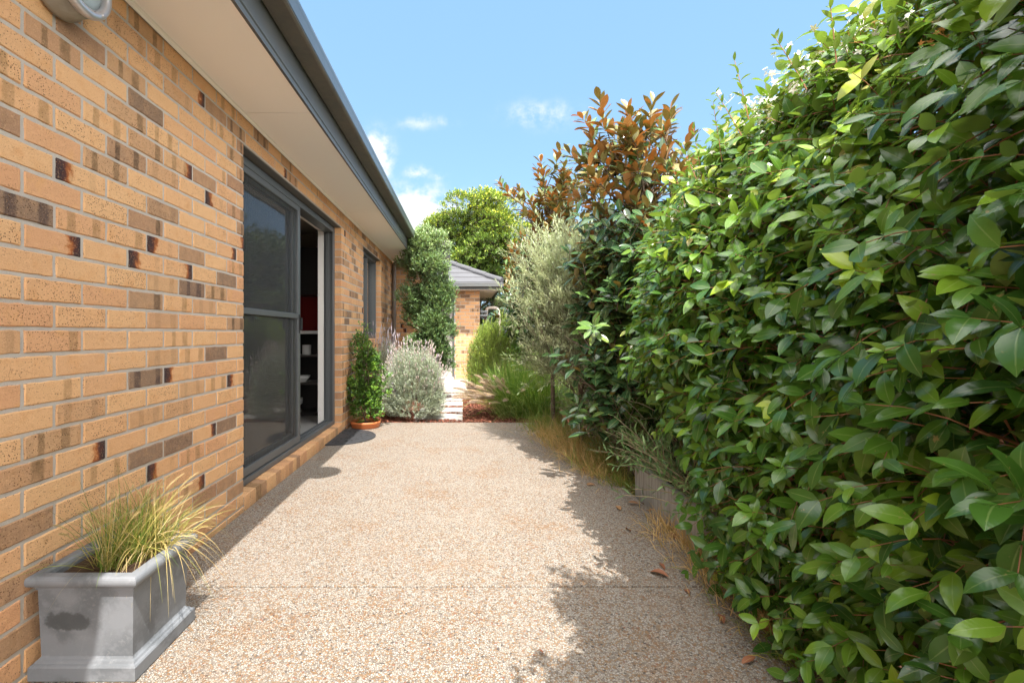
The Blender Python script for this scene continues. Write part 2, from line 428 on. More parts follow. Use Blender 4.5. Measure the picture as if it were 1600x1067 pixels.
def screen_material():
    m, nt, o = mat('fly_screen_mesh'); g = G(nt); p = g.pos(); s = g.sep(p)
    # woven insect mesh: fine strands beat against each other into soft wavering moire bands
    w1 = g.noise(g.n('ShaderNodeVectorMath', {0: p, 1: (0, 3.0, 1.2)}, operation='MULTIPLY').outputs[0], 1.0, 3).outputs[0]
    ph = g.m('ADD', g.m('MULTIPLY', s[1], 210.0), g.m('MULTIPLY', w1, 42.0))
    st = g.m('MULTIPLY_ADD', g.m('SINE', ph), .5, .5)
    ph2 = g.m('ADD', g.m('MULTIPLY', s[2], 330.0), g.m('MULTIPLY', w1, 26.0))
    st2 = g.m('MULTIPLY_ADD', g.m('SINE', ph2), .5, .5)
    k = g.m('ADD', g.m('MULTIPLY', st, .16), g.m('MULTIPLY', st2, .10))
    fac = g.m('ADD', .36, k)
    tr = g.n('ShaderNodeBsdfTransparent').outputs[0]
    b = g.bsdf(g.mix(st, (.02, .02, .02), (.085, .085, .085)), .7)
    g.out(o, g.n('ShaderNodeMixShader', {0: fac, 1: tr, 2: b}).outputs[0]); return m
M['screen'] = screen_material()
def glass_material(name='window_glass', tint=(.8, .85, .85)):
    m, nt, o = mat(name); g = G(nt)
    fr = g.n('ShaderNodeFresnel', {'IOR': 1.55}).outputs[0]
    f = g.m('MULTIPLY_ADD', fr, 1.5, .03, clamp=True)
    nb = g.bump(g.noise(g.pos(), 2.2, 2).outputs[0], .004, .4)
    gl = g.n('ShaderNodeBsdfGlossy', {'Roughness': .015, 'Color': (1, 1, 1, 1), 'Normal': nb}).outputs[0]
    tr = g.n('ShaderNodeBsdfTransparent', {'Color': tint + (1,)}).outputs[0]
    g.out(o, g.n('ShaderNodeMixShader', {0: f, 1: tr, 2: gl}).outputs[0]); return m
M['glass'] = glass_material()
def diffuser():
    m, nt, o = mat('frosted_lamp_glass'); g = G(nt)
    nz = g.noise(g.pos(), 18, 3).outputs[0]
    g.out(o, g.bsdf(g.mix(nz, (.30, .36, .40), (.42, .44, .40)), .25)); return m
M['diff'] = diffuser()

# ------------------------------------------------------------------ bricks
Z0 = .026; CR = .086; BL = .24; J0 = 1.663
TYPES = {'D': (.95, .12, 0), 'P': (1.0, .8, .0), 'S': (.62, 1.0, 0), 'R': (.38, .85, 0), 'T': (.0, .6, 0), 'B': (.62, .15, 0),
         'E': (.0, 0, 1.0), 'F': (.0, .2, -1.0), 'e': (.2, .6, .9), 'N': (0, 0, 0), 'b': (.25, .3, 0)}
marks = {}
def mark(px, py, t):
    Y = F * 1.423 / (VX - px); z = CAMZ + (VY - py) * Y / F
    r = int(math.floor((z - Z0) / CR)); off = 0 if r % 2 else BL / 2
    marks[(r, int(math.floor((Y - J0 - off) / BL)))] = t
for a in [(124,131,'S'),(58,167,'T'),(13,184,'B'),(110,232,'T'),(183,235,'S'),(163,257,'R'),(96,266,'F'),(177,294,'F'),(37,322,'P'),(150,356,'T'),(110,390,'E'),
          (138,387,'b'),(215,125,'R'),(227,165,'D'),(274,145,'b'),(338,173,'B'),(370,204,'S'),(207,246,'S'),(227,224,'R'),(274,252,'e'),(319,280,'B'),(336,311,'F'),
          (370,286,'B'),(227,345,'S'),(373,373,'E'),(356,390,'E'),(249,384,'F'),(277,420,'E'),(300,453,'P'),(354,437,'D'),(229,472,'S'),(338,458,'R'),(369,507,'S'),
          (338,554,'D'),(256,444,'b'),(228,593,'P'),(278,645,'b'),(352,669,'D'),(228,720,'D'),(275,700,'D'),(242,739,'S'),(267,731,'F'),(310,764,'e'),(321,781,'B'),
          (352,761,'B'),(369,767,'B'),(363,596,'F'),(14,537,'b'),(77,534,'T'),(82,694,'R'),(124,719,'E'),(37,756,'R'),(37,828,'B'),(30,997,'B'),(112,50,'B'),
          (60,230,'N'),(60,450,'N'),(150,500,'N'),(150,440,'N'),(90,590,'N'),(60,640,'N'),(180,560,'N'),(60,420,'N'),(60,480,'N'),(30,380,'N'),(200,400,'N'),(130,320,'N'),
          (215,170,'D'),(230,85,'T'),(245,60,'R'),(330,120,'N'),(95,100,'N'),(200,300,'N'),(290,370,'N')]:
    mark(*a)
RB = random.Random(11)
def brick_wall(mb, org, U, Nn, u0, u1, z1, openings=(), j0=J0, depth=.105, use_marks=False, zmin=0, fine=True, dens=1.0, mort=True):
    """running-bond wall. org: point with u=0; U along, Nn outward unit vectors (2-D); bricks go into mb (mat 0), mortar mat 1"""
    rows = int(math.ceil((z1 - Z0) / CR))
    def pt(u, n, z): return (org[0] + U[0] * u + Nn[0] * n, org[1] + U[1] * u + Nn[1] * n, z)
    for r in range(-1, rows):
        za = Z0 + r * CR + .006; zb = Z0 + (r + 1) * CR - .006
        if zb > z1: zb = z1
        if za < zmin: za = max(za, zmin)
        if zb - za < .02: continue
        off = 0 if r % 2 else BL / 2
        spans = [(u0, u1)]
        for (a, b, c, d) in openings:
            if zb > c + .004 and za < d - .004:
                spans = [x for s in spans for x in ([(s[0], min(s[1], a)), (max(s[0], b), s[1])] if (s[0] < b and s[1] > a) else [s])]
                spans = [s for s in spans if s[1] - s[0] > .01]
        for s0, s1 in spans:
            k0 = int(math.floor((s0 - j0 - off) / BL)); k1 = int(math.ceil((s1 - j0 - off) / BL))
            for k in range(k0, k1):
                a = j0 + off + k * BL + .006; b = a + BL - .012
                fa, fb = a, b
                a = max(a, s0 + (.0 if a < s0 else 0)); b = min(b, s1)
                if a - s0 < .03 and a > s0 and s0 > u0: a = s0
                if s1 - b < .03 and b < s1 and s1 < u1: b = s1
                if b - a < .022: continue
                ty = marks.get((r, k)) if use_marks else None
                if ty is None:
                    q = RB.random() / (.62 if (use_marks and (a + b) / 2 < 3.08) else 1.25)
                    ty = 'D' if q < .05 else 'S' if q < .085 else 'R' if q < .14 else 'B' if q < .19 else 'E' if q < .215 else 'F' if q < .24 else 'T' if q < .36 else 'b' if q < .43 else 'N'
                at = TYPES[ty]; rr = RB.random()
                jn = RB.uniform(-.0012, .0012)
                nu, nv = (7, 3) if fine else (1, 1)
                ch = .004
                vs = []; av = []
                us = [a, a + ch] + [a + ch + (b - a - 2 * ch) * i / nu for i in range(1, nu)] + [b - ch, b]
                zs = [za, za + ch] + [za + ch + (zb - za - 2 * ch) * i / nv for i in range(1, nv)] + [zb - ch, zb]
                nU, nZ = len(us), len(zs)
                for i, uq in enumerate(us):
                    for j, zq in enumerate(zs):
                        edge = i in (0, nU - 1) or j in (0, nZ - 1)
                        n = jn - (ch if edge else 0)
                        if fine:
                            n += RB.uniform(-.0006, .0006)
                            if edge:
                                uq2 = uq + (RB.uniform(-.0018, .0018) if i in (0, nU - 1) and uq not in (s0, s1) else 0); zq2 = zq + (RB.uniform(-.0018, .0018) if j in (0, nZ - 1) else 0)
                            else: uq2, zq2 = uq, zq
                        else: uq2, zq2 = uq, zq
                        vs.append(pt(uq2, n, zq2)); av.append(((uq - fa) / (fb - fa), (zq - za) / .076, rr))
                fs = [(i * nZ + j, (i + 1) * nZ + j, (i + 1) * nZ + j + 1, i * nZ + j + 1) for i in range(nU - 1) for j in range(nZ - 1)]
                nb_ = len(vs)
                # back ring for side faces
                ring = [(i, 0) for i in range(nU)] + [(nU - 1, j) for j in range(1, nZ)] + [(i, nZ - 1) for i in range(nU - 2, -1, -1)] + [(0, j) for j in range(nZ - 2, 0, -1)]
                for (i, j) in ring:
                    vs.append(pt(us[i], -depth, zs[j])); av.append(((us[i] - fa) / (fb - fa), (zs[j] - za) / .076, rr))
                m_ = len(ring)
                for q in range(m_):
                    i, j = ring[q]; i2, j2 = ring[(q + 1) % m_]
                    fs.append((i * nZ + j, nb_ + q, nb_ + (q + 1) % m_, i2 * nZ + j2))
                mb.cur = 0; mb.add(vs, fs)
                mb.bk += [at] * len(vs); mb.bv += av
    if mort:
        # mortar core, split round the openings
        cuts = sorted({u0, u1} | {c for o in openings for c in o[:2]})
        for a, b in zip(cuts[:-1], cuts[1:]):
            zz = [(zmin, z1)]
            for o in openings:
                if o[0] <= a + 1e-6 and o[1] >= b - 1e-6:
                    zz = [x for s in zz for x in ((s[0], o[2]), (o[3], s[1])) if x[1] - x[0] > .01]
            ia = .004 if any(abs(o[1] - a) < 1e-6 for o in openings) else 0; ib = .004 if any(abs(o[0] - b) < 1e-6 for o in openings) else 0
            if not any(o[0] <= a + 1e-6 and o[1] >= b - 1e-6 for o in openings): pass
            else: ia = ib = 0
            for (c, d) in zz:
                mb.cur = 1; n0 = len(mb.v)
                dn = depth - .004
                P8 = [pt(u, n, z) for u in (a + ia, b - ib) for n in (-dn, -.0042) for z in (c, d)]
                mb.add(P8, [(0, 1, 3, 2), (4, 6, 7, 5), (0, 4, 5, 1), (2, 3, 7, 6), (0, 2, 6, 4), (1, 5, 7, 3)])
                mb.bk += [(0, 0, 0)] * 8; mb.bv += [(0, 0, 0)] * 8
def new_brick_mb():
    mb = MB(); mb.bk = []; mb.bv = []; return mb
def build_brick(mb, name, parent):
    o = mb.build(name, [M['brick'], M['mortar']], parent)
    for nm, arr in (('bk', mb.bk), ('bv', mb.bv)):
        a = o.data.attributes.new(nm, 'FLOAT_VECTOR', 'POINT')
        a.data.foreach_set('vector', np.array(arr, dtype=np.float32).ravel())
    return o
def rowlock(mb, u0, u1, pt, z0, z1, n0, n1, slope=.008):
    """bricks on edge (sill): u range, n range inward"""
    k = int(round((u1 - u0) / .086)); w = (u1 - u0) / k
    for i in range(k):
        a = u0 + i * w + .005; b = u0 + (i + 1) * w - .005
        rr = RB.random(); q = RB.random(); at = TYPES['B' if q < .12 else 'b' if q < .35 else 'R' if q < .45 else 'N']
        j = RB.uniform(-.0015, .0015); ch = .003
        bm = bmesh.new(); bmesh.ops.create_cube(bm, size=1)
        for v in bm.verts:
            u = (a + b) / 2 + v.co.x * (b - a); n = (n0 + n1) / 2 + v.co.y * (n1 - n0); z = (z0 + z1) / 2 + v.co.z * (z1 - z0)
            if v.co.z > 0: z += (n0 - n) / (n0 - n1) * slope + j
            v.co = Vector(pt(u, n, z))
        bmesh.ops.bevel(bm, geom=bm.edges[:], offset=ch, segments=1, affect='EDGES')
        bm.verts.index_update(); nv = len(bm.verts)
        mb.cur = 0; mb.add([v.co for v in bm.verts], [[v.index for v in f.verts] for f in bm.faces]); bm.free()
        mb.bk += [at] * nv; mb.bv += [(RB.random(), .5, rr)] * nv
    mb.cur = 1
    P8 = [pt(u, n, z) for u in (u0 + .001, u1 - .001) for n in (n1 + .006, n0 - .005) for z in (z0 + .001, z1 - .004)]
    mb.add(P8, [(0, 1, 3, 2), (4, 6, 7, 5), (0, 4, 5, 1), (2, 3, 7, 6), (0, 2, 6, 4), (1, 5, 7, 3)])
    mb.bk += [(0, 0, 0)] * 8; mb.bv += [(0, 0, 0)] * 8

# ------------------------------------------------------------------ house
WX = -1.423
house = thing('brick_house', 'cream brick house wall with dark door and wide eave along left of the patio', 'house', (WX, 4, 0))
DY0, DY1, DZ = 3.075, 5.50, Z0 + 27 * CR - .005      # sliding door opening
WY0, WY1, WZ0 = 6.67, 8.02, Z0 + 11 * CR - .005      # window
mb = new_brick_mb()
brick_wall(mb, (WX, 0), (0, 1), (1, 0), -2.0, 9.30, 2.62, [(DY0, DY1, -1, DZ), (WY0, WY1, WZ0, DZ)], use_marks=True, zmin=-.06)
ptw = lambda u, n, z: (WX + n, u, z)
rowlock(mb, DY0 + .002, DY1 - .002, ptw, -.05, .088, .004, -.10)
rowlock(mb, WY0 + .002, WY1 - .002, ptw, WZ0 - .008, WZ0 + .075, .012, -.10)
# return wall of the wing
brick_wall(mb, (0, 9.30), (1, 0), (0, -1), WX - .1, -.86, 2.62, [], j0=.05, zmin=-.06)
brick_wall(mb, (-.86, 0), (0, 1), (1, 0), 9.41, 10.4, 2.62, [], j0=.03, zmin=-.06, fine=False)
build_brick(mb, 'wall', house)
# inner skin of the wall, interior
mb = MB()
xi0, xi1 = WX - .27, WX - .115
mb.box(xi0, xi1, -2, DY0, -.05, 2.6); mb.box(xi0, xi1, DY1, WY0, -.05, 2.6); mb.box(xi0, xi1, WY1, 9.3, -.05, 2.6)
mb.box(xi0, xi1, DY0, DY1, DZ + .03, 2.6); mb.box(xi0, xi1, WY0, WY1, DZ + .03, 2.6); mb.box(xi0, xi1, WY0, WY1, -.05, WZ0 - .02)
mb.box(-5.2, -5.1, -2, 9.3, 0, 2.6); mb.box(-5.1, xi0, -2.1, -2, 0, 2.6); mb.box(-5.1, xi0, 6.45, 6.55, 0, 2.6); mb.box(-5.1, xi0, 9.2, 9.3, 0, 2.6)
mb.build('inner_wall', M['int'], house)
mb = MB(); mb.box(-5.1, xi0 + .15, -2, 9.2, -.05, .10); mb.build('floor', M['floor'], house)
mb = MB(); mb.box(-5.1, xi0, -2, 9.2, 2.46, 2.5); mb.build('ceiling', M['int'], house)
# soffit boards with joints, cornice bead
SX = -.985; SZ = 2.532
mb = MB()
for a, b in ((-2, .6), (.6, 3.06), (3.06, 5.54), (5.54, 8.0), (8.0, 9.29)):
    mb.box(WX - .02, SX, a + .003, b - .003, SZ, SZ + .008)
mb.box(SX, -.30, 8.87, 9.29, SZ + .001, SZ + .009)
mb.build('soffit', M['soffit'], house)
mb = MB()
mb.extr([(WX + .002, SZ - .001), (WX + .002, SZ - .019), (WX + .006, SZ - .021), (WX + .018, SZ - .012), (WX + .021, SZ - .001)], -2, 9.28, closed=True, caps=True)
mb.extr([(9.298, SZ - .001), (9.298, SZ - .019), (9.294, SZ - .021), (9.28, SZ - .012), (9.277, SZ - .001)], WX + .02, -.86, axis='x', closed=True, caps=True)
mb.build('cornice_bead', M['soffit'], house)
FY1 = 8.86
mb = MB()
fp = [(SX + .001, 2.520), (SX + .016, 2.520), (SX + .016, 2.540), (SX + .011, 2.546), (SX + .011, 2.556), (SX + .017, 2.562), (SX + .017, 2.575), (SX + .011, 2.581), (SX + .011, 2.745), (SX + .001, 2.745)]
mb.extr(fp, -2, FY1, closed=True, caps=True)
fq = [(8.86 - (a - SX), z) for a, z in fp]
mb.extr(fq, SX + .02, -.30, axis='x', closed=True, caps=True)
mb.build('fascia', M['steel'], house)
GX0 = SX + .018
gp = [(GX0, 2.74), (GX0, 2.706), (-.868, 2.706), (-.855, 2.712), (-.851, 2.724), (-.851, 2.772), (-.846, 2.779), (-.843, 2.79), (-.845, 2.805), (-.852, 2.813), (-.862, 2.812),
      (-.862, 2.808), (-.853, 2.808), (-.848, 2.79), (-.856, 2.774), (-.856, 2.722), (-.87, 2.711), (GX0 + .003, 2.711), (GX0 + .003, 2.74)]
mb = MB(); mb.extr(gp, -2, 8.735, closed=True, caps=True)
gq = [(8.86 - (a - SX), z) for a, z in gp]
mb.extr(gq, -.848, -.28, axis='x', closed=True, caps=True)
for y in (1.52, 5.1):      # joint straps
    mb.extr([(GX0 + .002, 2.7035), (-.866, 2.7035), (-.853, 2.71), (-.8485, 2.724), (-.8485, 2.77)], y, y + .012)
mb.build('gutter', M['gutterbot'], house)
mb = MB()                   # rolled bright front lip of the gutter
mb.extr([(-.8504, 2.718), (-.8488, 2.722), (-.8488, 2.768), (-.8445, 2.778), (-.8408, 2.79), (-.843, 2.806), (-.851, 2.8155), (-.862, 2.8145)], -2, 8.735, smooth=True)
mb.build('gutter_lip', simple('gutter_front_steel', (.16, .185, .21), .3, nscale=14, namt=.1, metal=.35), house)
# roof
mb = MB(); tn = math.tan(math.radians(23))
def course(mb, x0, z0, dirx, y0, y1, n, w=.32):
    for i in range(n):
        xa = x0 + dirx * i * w; xb = xa + dirx * (w + .03); za = z0 + i * w * tn; zb = za + (w + .03) * tn
        mb.add([(xa, y0, za + .035), (xb, y0, zb + .012), (xb, y1, zb + .012), (xa, y1, za + .035), (xa, y0, za), (xb, y0, zb - .02), (xb, y1, zb - .02), (xa, y1, za)],
               [(0, 1, 2, 3), (7, 6, 5, 4), (0, 3, 7, 4), (0, 4, 5, 1), (2, 6, 7, 3)])
course(mb, -.895, 2.80, -1, -2, 8.9, 10)
mb.add([(-.89, 8.79, 2.81), (-.32, 8.79, 2.81), (-.88, 9.36, 3.05)], [(0, 1, 2)])
mb.add([(-.32, 8.79, 2.81), (-.32, 10.4, 2.81), (-.88, 10.4, 3.05), (-.88, 9.36, 3.05)], [(0, 1, 2, 3)])
mb.build('roof', M['tile'], house)
# downpipe
mb = MB(); r = .042
px_, py_ = WX + .055, 9.12
pts = [(-.90, 9.12, 2.70), (-.90, 9.12, 2.52), (-.905, 9.12, 2.49), (-.93, 9.12, 2.472), (-.96, py_, 2.47)] + [(-1.30, py_, 2.47)]
pts += [(-1.30 - .068 * math.sin(a), py_, 2.47 - .068 * (1 - math.cos(a))) for a in (.5, 1.0, PI / 2)]
pts += [(px_, py_, 2.3), (px_, py_, .0)]
mb.tube(pts, r, 16)
for z in (.5, 1.46, 2.3): mb.tube([(px_, py_, z), (px_, py_, z + .03)], r + .004, 16)
mb.build('downpipe', simple('downpipe_paint', (.17, .135, .11), .45, nscale=10, namt=.08), house)
# --- sliding door
fr = MB()
FX1, FX0 = WX - .078, WX - .19
fr.box(FX0, FX1, DY0 + .004, DY0 + .05, .088, DZ - .012, .003)
fr.box(FX0, FX1, DY1 - .05, DY1 - .004, .088, DZ - .012, .003)
fr.box(FX0, FX1, DY0 + .05, DY1 - .05, DZ - .07, DZ - .012, .003)
fr.box(FX0, FX1 + .004, DY0 + .05, DY1 - .05, .098, .14, .003)
fr.box(FX0 + .02, FX0 + .03, DY0 + .05, DY1 - .05, .14, .158); fr.box(FX1 - .045, FX1 - .038, DY0 + .05, DY1 - .05, .14, .152)
for (a, b) in ((FX1 - .012, FX1 - .004),): fr.box(a, b, DY1 - .075, DY1 - .05, .14, DZ - .07)
fr.box(FX0 + .03, FX0 + .06, DY1 - .072, DY1 - .05, .14, DZ - .07)
door = fr.build('sliding_door', M['frame'], house)
sx1, sx0 = FX1 - .006, FX1 - .034
Sy0, Sy1, Sz0, Sz1 = DY0 + .055, 4.37, .148, DZ - .06
sf = MB()
sf.box(sx0, sx1, Sy0, Sy0 + .055, Sz0, Sz1, .004); sf.box(sx0, sx1, Sy1 - .06, Sy1, Sz0, Sz1, .004)
sf.box(sx0, sx1 - .001, Sy0 + .05, Sy1 - .055, Sz0, Sz0 + .06, .004); sf.box(sx0, sx1 - .001, Sy0 + .05, Sy1 - .055, Sz1 - .055, Sz1, .004)
sf.box(sx0, sx1 + .002, Sy0 + .05, Sy1 - .055, 1.262, 1.305, .004)
so = sf.build('screen_frame', M['frame'], door)
sm = MB(); xm = (sx0 + sx1) / 2
sm.add([(xm, Sy0 + .045, Sz0 + .05), (xm, Sy1 - .05, Sz0 + .05), (xm, Sy1 - .05, Sz1 - .045), (xm, Sy0 + .045, Sz1 - .045)], [(0, 1, 2, 3)])
sm.build('fly_screen', M['screen'], door)
hm = MB(); hm.box(sx1 - .002, sx1 + .008, Sy1 - .044, Sy1 - .018, 1.13, 1.30, .004); hm.box(sx1 + .006, sx1 + .03, Sy1 - .036, Sy1 - .026, 1.16, 1.27, .004)
hm.build('handle', simple('black_handle', (.015, .015, .016), .4), door)
gx1, gx0 = FX1 - .052, FX1 - .085
gf = MB()
gf.box(gx0, gx1, DY0 + .052, DY0 + .115, .15, DZ - .062, .004); gf.box(gx0, gx1, 4.31, 4.375, .15, DZ - .062, .004)
gf.box(gx0, gx1 - .001, DY0 + .11, 4.315, .15, .235, .004); gf.box(gx0, gx1 - .001, DY0 + .11, 4.315, DZ - .12, DZ - .062, .004)
gf.build('glass_door_frame', M['frame'], door)
gg = MB(); xm = (gx0 + gx1) / 2; gg.box(xm - .003, xm + .003, DY0 + .10, 4.32, .22, DZ - .1); gg.build('glass_pane', M['glass'], door)
rv = MB()
rv.box(xi0 + .012, FX0 - .002, DY1 - .052, DY1 - .006, .10, DZ - .045, .002)
rv.build('timber_reveal', M['white'], door)
rv = MB(); rv.box(xi0 + .012, FX0 - .002, DY0 + .006, DY1 - .054, DZ - .045, DZ - .02, .002); rv.build('head_reveal', M['pink'], door)
lt = MB(); lt.box(WX - .106, WX - .012, DY0 - .02, DY1 + .02, DZ - .006, DZ + .003)
lt.box(WX - .106, WX - .012, WY0 - .02, WY1 + .02, DZ - .006, DZ + .003); lt.build('lintel', simple('lintel_paint', (.11, .105, .10), .6), house)
# --- window
fr = MB(); wf = .045
zb = WZ0 + .085
fr.box(FX0, FX1, WY0 + .004, WY0 + wf, zb, DZ - .01, .003); fr.box(FX0, FX1, WY1 - wf, WY1 - .004, zb, DZ - .01, .003)
fr.box(FX0, FX1, WY0 + wf, WY1 - wf, zb, zb + .05, .003); fr.box(FX0, FX1, WY0 + wf, WY1 - wf, DZ - .055, DZ - .01, .003)
ym = (WY0 + WY1) / 2
fr.box(FX0 + .02, FX1 - .01, ym - .02, ym + .025, zb + .05, DZ - .055, .003)
win = fr.build('window', M['frame'], house)
gg = MB(); gg.box(FX1 - .05, FX1 - .044, WY0 + wf, ym - .015, zb + .045, DZ - .05); gg.build('glass_pane', M['glass'], win)
gg = MB(); gg.box(FX1 - .07, FX1 - .064, ym + .02, WY1 - wf, zb + .045, DZ - .05); gg.build('glass_pane', M['glass'], win)
cu = MB()
n = 60; pr = []
for i in range(n + 1):
    y = WY0 + .05 + (WY1 - WY0 - .1) * i / n; pr.append((xi0 - .06 + .022 * math.sin(i * 1.25) + .008 * math.sin(i * .6), y))
vs = [(x, y, z) for (x, y) in pr for z in (.75, 2.35)]
cu.add(vs, [(2 * i, 2 * i + 2, 2 * i + 3, 2 * i + 1) for i in range(n)], True)
cu.build('curtain', simple('grey_curtain_cloth', (.62, .62, .60), .9, nscale=8, namt=.05), win)

# --- wall lamp
lamp = thing('wall_lamp', 'round metal bulkhead lamp high on the brick wall with frosted glass', 'lamp', (WX, 1.66, 2.34))
lc = (WX + .002, 1.66, 2.345)
mb = MB(); mb.lathe([(.0, 0), (.118, 0), (.122, .004), (.122, .018), (.114, .026), (.108, .09), (.0, .09)], lc, 48, 'x'); mb.build('lamp_body', M['lampbody'], lamp)
mb = MB(); mb.lathe([(.086, .086), (.112, .086), (.116, .094), (.116, .106), (.11, .116), (.094, .119), (.086, .112), (.086, .086)], lc, 48, 'x')
for a in (-.9, 1.2, 3.3): mb.lathe([(.0, .123), (.005, .122), (.006, .116)], (lc[0], lc[1] + .101 * math.cos(a), lc[2] + .101 * math.sin(a)), 10, 'x')
mb.build('ring', M['chrome'], lamp)
mb = MB(); mb.lathe([(.0, .112), (.04, .110), (.07, .104), (.087, .096), (.087, .09)], lc, 48, 'x'); mb.build('frosted_glass', M['diff'], lamp)

# --- interior furniture seen through the door
sh = thing('kitchen_shelves', 'dark open kitchen shelving with pale benchtop inside the open door', 'shelves', (-2.2, 6.25, .1))
mb = MB(); SXA, SXB = -3.0, -1.72
mb.box(SXA, SXB, 6.40, 6.44, .10, 1.12); mb.box(SXB - .0, SXB + .02, 6.0, 6.44, .10, 1.12)
mb.box(SXA, SXB - .001, 6.0, 6.395, .105, .14)
mb.build('carcass', M['cab'], sh)
for z in (.485, .835):
    b = MB(); b.box(SXA, SXB - .001, 6.01, 6.398, z, z + .022, .002); b.build('shelf', simple('shelf_board', (.10, .085, .075), .4), sh)
b = MB(); b.box(SXA, SXB + .02, 5.97, 6.44, 1.122, 1.162, .004); b.build('benchtop', M['white'], sh)
b = MB(); b.box(SXA, SXB + .02, 6.42, 6.44, 1.163, 1.62); b.build('splashback', M['red'], sh)
cab = thing('wall_cupboard', 'dark overhead cupboard inside the open door above the red splashback', 'cupboard', (-2.3, 6.3, 1.62))
b = MB(); b.box(SXA, -2.36, 6.12, 6.44, 1.622, 2.22, .003); b.build('door_panel', M['cab'], cab)
b = MB(); b.box(-2.355, SXB + .02, 6.12, 6.44, 1.622, 2.22, .003); b.build('door_panel', M['cab'], cab)
def cup(x, y, z, r, h, lab):
    m_ = MB(); m_.lathe([(.0, .003), (r * .9, .0), (r, .006), (r, h), (r - .003, h), (r - .004, .01), (0, .01)], (x, y, z), 28)
    return tag(m_.build('cup', M['china'], None), lab, 'cup')
cup(-2.17, 6.09, .857, .058, .10, 'white straight sided cup on the upper shelf, left of the taller cup')
cup(-2.03, 6.12, .857, .055, .125, 'taller white cup on the upper shelf beside the timber reveal')
m_ = MB(); m_.lathe([(0, .004), (.06, .002), (.115, .014), (.118, .018), (.06, .008), (0, .008)], (-2.10, 6.12, .507), 32)
tag(m_.build('plate', M['china']), 'white flat plate under the bowl on the middle shelf', 'plate')
m_ = MB(); m_.lathe([(0, .0), (.045, .0), (.05, .008), (.085, .035), (.105, .075), (.101, .075), (.08, .04), (.045, .014), (0, .012)], (-2.09, 6.12, .518), 32)
tag(m_.build('bowl', M['china']), 'white bowl standing on a plate on the middle shelf', 'bowl')
m_ = MB(); m_.lathe([(0, 0), (.05, .0), (.052, .006), (.012, .014), (.010, .06), (.03, .075), (.062, .10), (.066, .17), (.063, .17), (.058, .105), (.02, .085), (0, .083)], (-2.14, 6.10, .142), 32)
tag(m_.build('glass_goblet', simple('pale_glassware', (.6, .6, .58), .12)), 'pale footed glass bowl on the lowest kitchen shelf', 'goblet')
# dish added at the roof edge, out of frame, to throw the round shadow
sd = thing('shadow_dish', 'small grey satellite dish on an arm at the gutter edge', 'satellite dish', (-.9, 2.34, 2.78))
b = MB(); b.tube([(-.96, 2.34, 2.79), (-.90, 2.34, 2.95), (-.78, 2.33, 3.0)], .016, 10); b.build('arm', M['galv'], sd)
b = MB(); b.lathe([(0, .0), (.06, .006), (.12, .022), (.165, .045), (.167, .041), (.12, .016), (.06, 0), (0, -.005)], (-.765, 2.32, 3.0), 32); b.build('dish', M['galv'], sd)

# ------------------------------------------------------------------ garage
gar = thing('brick_garage', 'small cream brick building with grey tiled hip roof at end of path', 'garage', (-.4, 12, 0))
GY = 11.9; GXR = .343; GZ = 2.19
GD0, GD1, GDZ = -1.10, -.285, 1.955
mb = new_brick_mb()
brick_wall(mb, (0, GY), (1, 0), (0, -1), -1.95, GXR, GZ + .1, [(GD0, GD1, -1, GDZ)], j0=.1, zmin=-.06)
brick_wall(mb, (GXR, 0), (0, 1), (1, 0), GY + .11, 15.5, GZ + .1, [], j0=.05, zmin=-.06, fine=False)
brick_wall(mb, (-1.95, 0), (0, 1), (-1, 0), GY + .11, 15.5, GZ + .1, [], j0=.05, zmin=-.06, fine=False)
build_brick(mb, 'wall', gar)
b = MB()
b.box(GD0 + .003, GD0 + .05, GY + .03, GY + .12, -.02, GDZ - .006, .003); b.box(GD1 - .045, GD1 - .003, GY + .012, GY + .12, -.02, GDZ - .006, .003); b.box(GD0 + .05, GD1 - .045, GY + .03, GY + .12, GDZ - .05, GDZ - .006, .003)
gd = b.build('door_frame', M['steel'], gar)
b = MB(); b.box(GD0 + .052, GD1 - .047, GY + .06, GY + .10, .0, GDZ - .052, .004)
b.build('door_leaf', simple('grey_door_paint', (.42, .38, .35), .5, nscale=6, namt=.05), gar)
b = MB(); b.box(GD0 - .02, GD1 - .02, GY - .10, GY + .12, -.02, .045, .006); b.build('door_step', simple('step_stone', (.6, .58, .56), .7, nscale=20, namt=.1), gar)
EY, EX = 11.44, .765; gz0, gz1 = 2.175, 2.335
b = MB(); b.box(-2.4, EX, EY, GY - .002, 2.19, 2.198); b.box(GXR + .002, EX, GY, 15.9, 2.19, 2.198); b.build('soffit', M['soffit'], gar)
b = MB(); b.box(-2.4, EX + .01, EY - .022, EY - .002, 2.172, 2.30); b.box(EX + .002, EX + .02, EY - .002, 15.9, 2.172, 2.30); b.build('fascia', M['steel'], gar)
b = MB()
gpf = [(EY - .024, 2.31), (EY - .024, 2.225), (EY - .11, 2.225), (EY - .125, 2.24), (EY - .125, 2.29), (EY - .132, 2.30), (EY - .128, 2.315), (EY - .118, 2.31), (EY - .118, 2.24), (EY - .10, 2.23), (EY - .03, 2.23), (EY - .03, 2.31)]
b.extr(gpf, -2.4, EX + .12, axis='x', closed=True, caps=True)
gps = [(EX + (EY - a), z) for a, z in gpf]; b.extr(gps, EY - .12, 15.9, closed=True, caps=True)
b.build('gutter', M['steel'], gar)
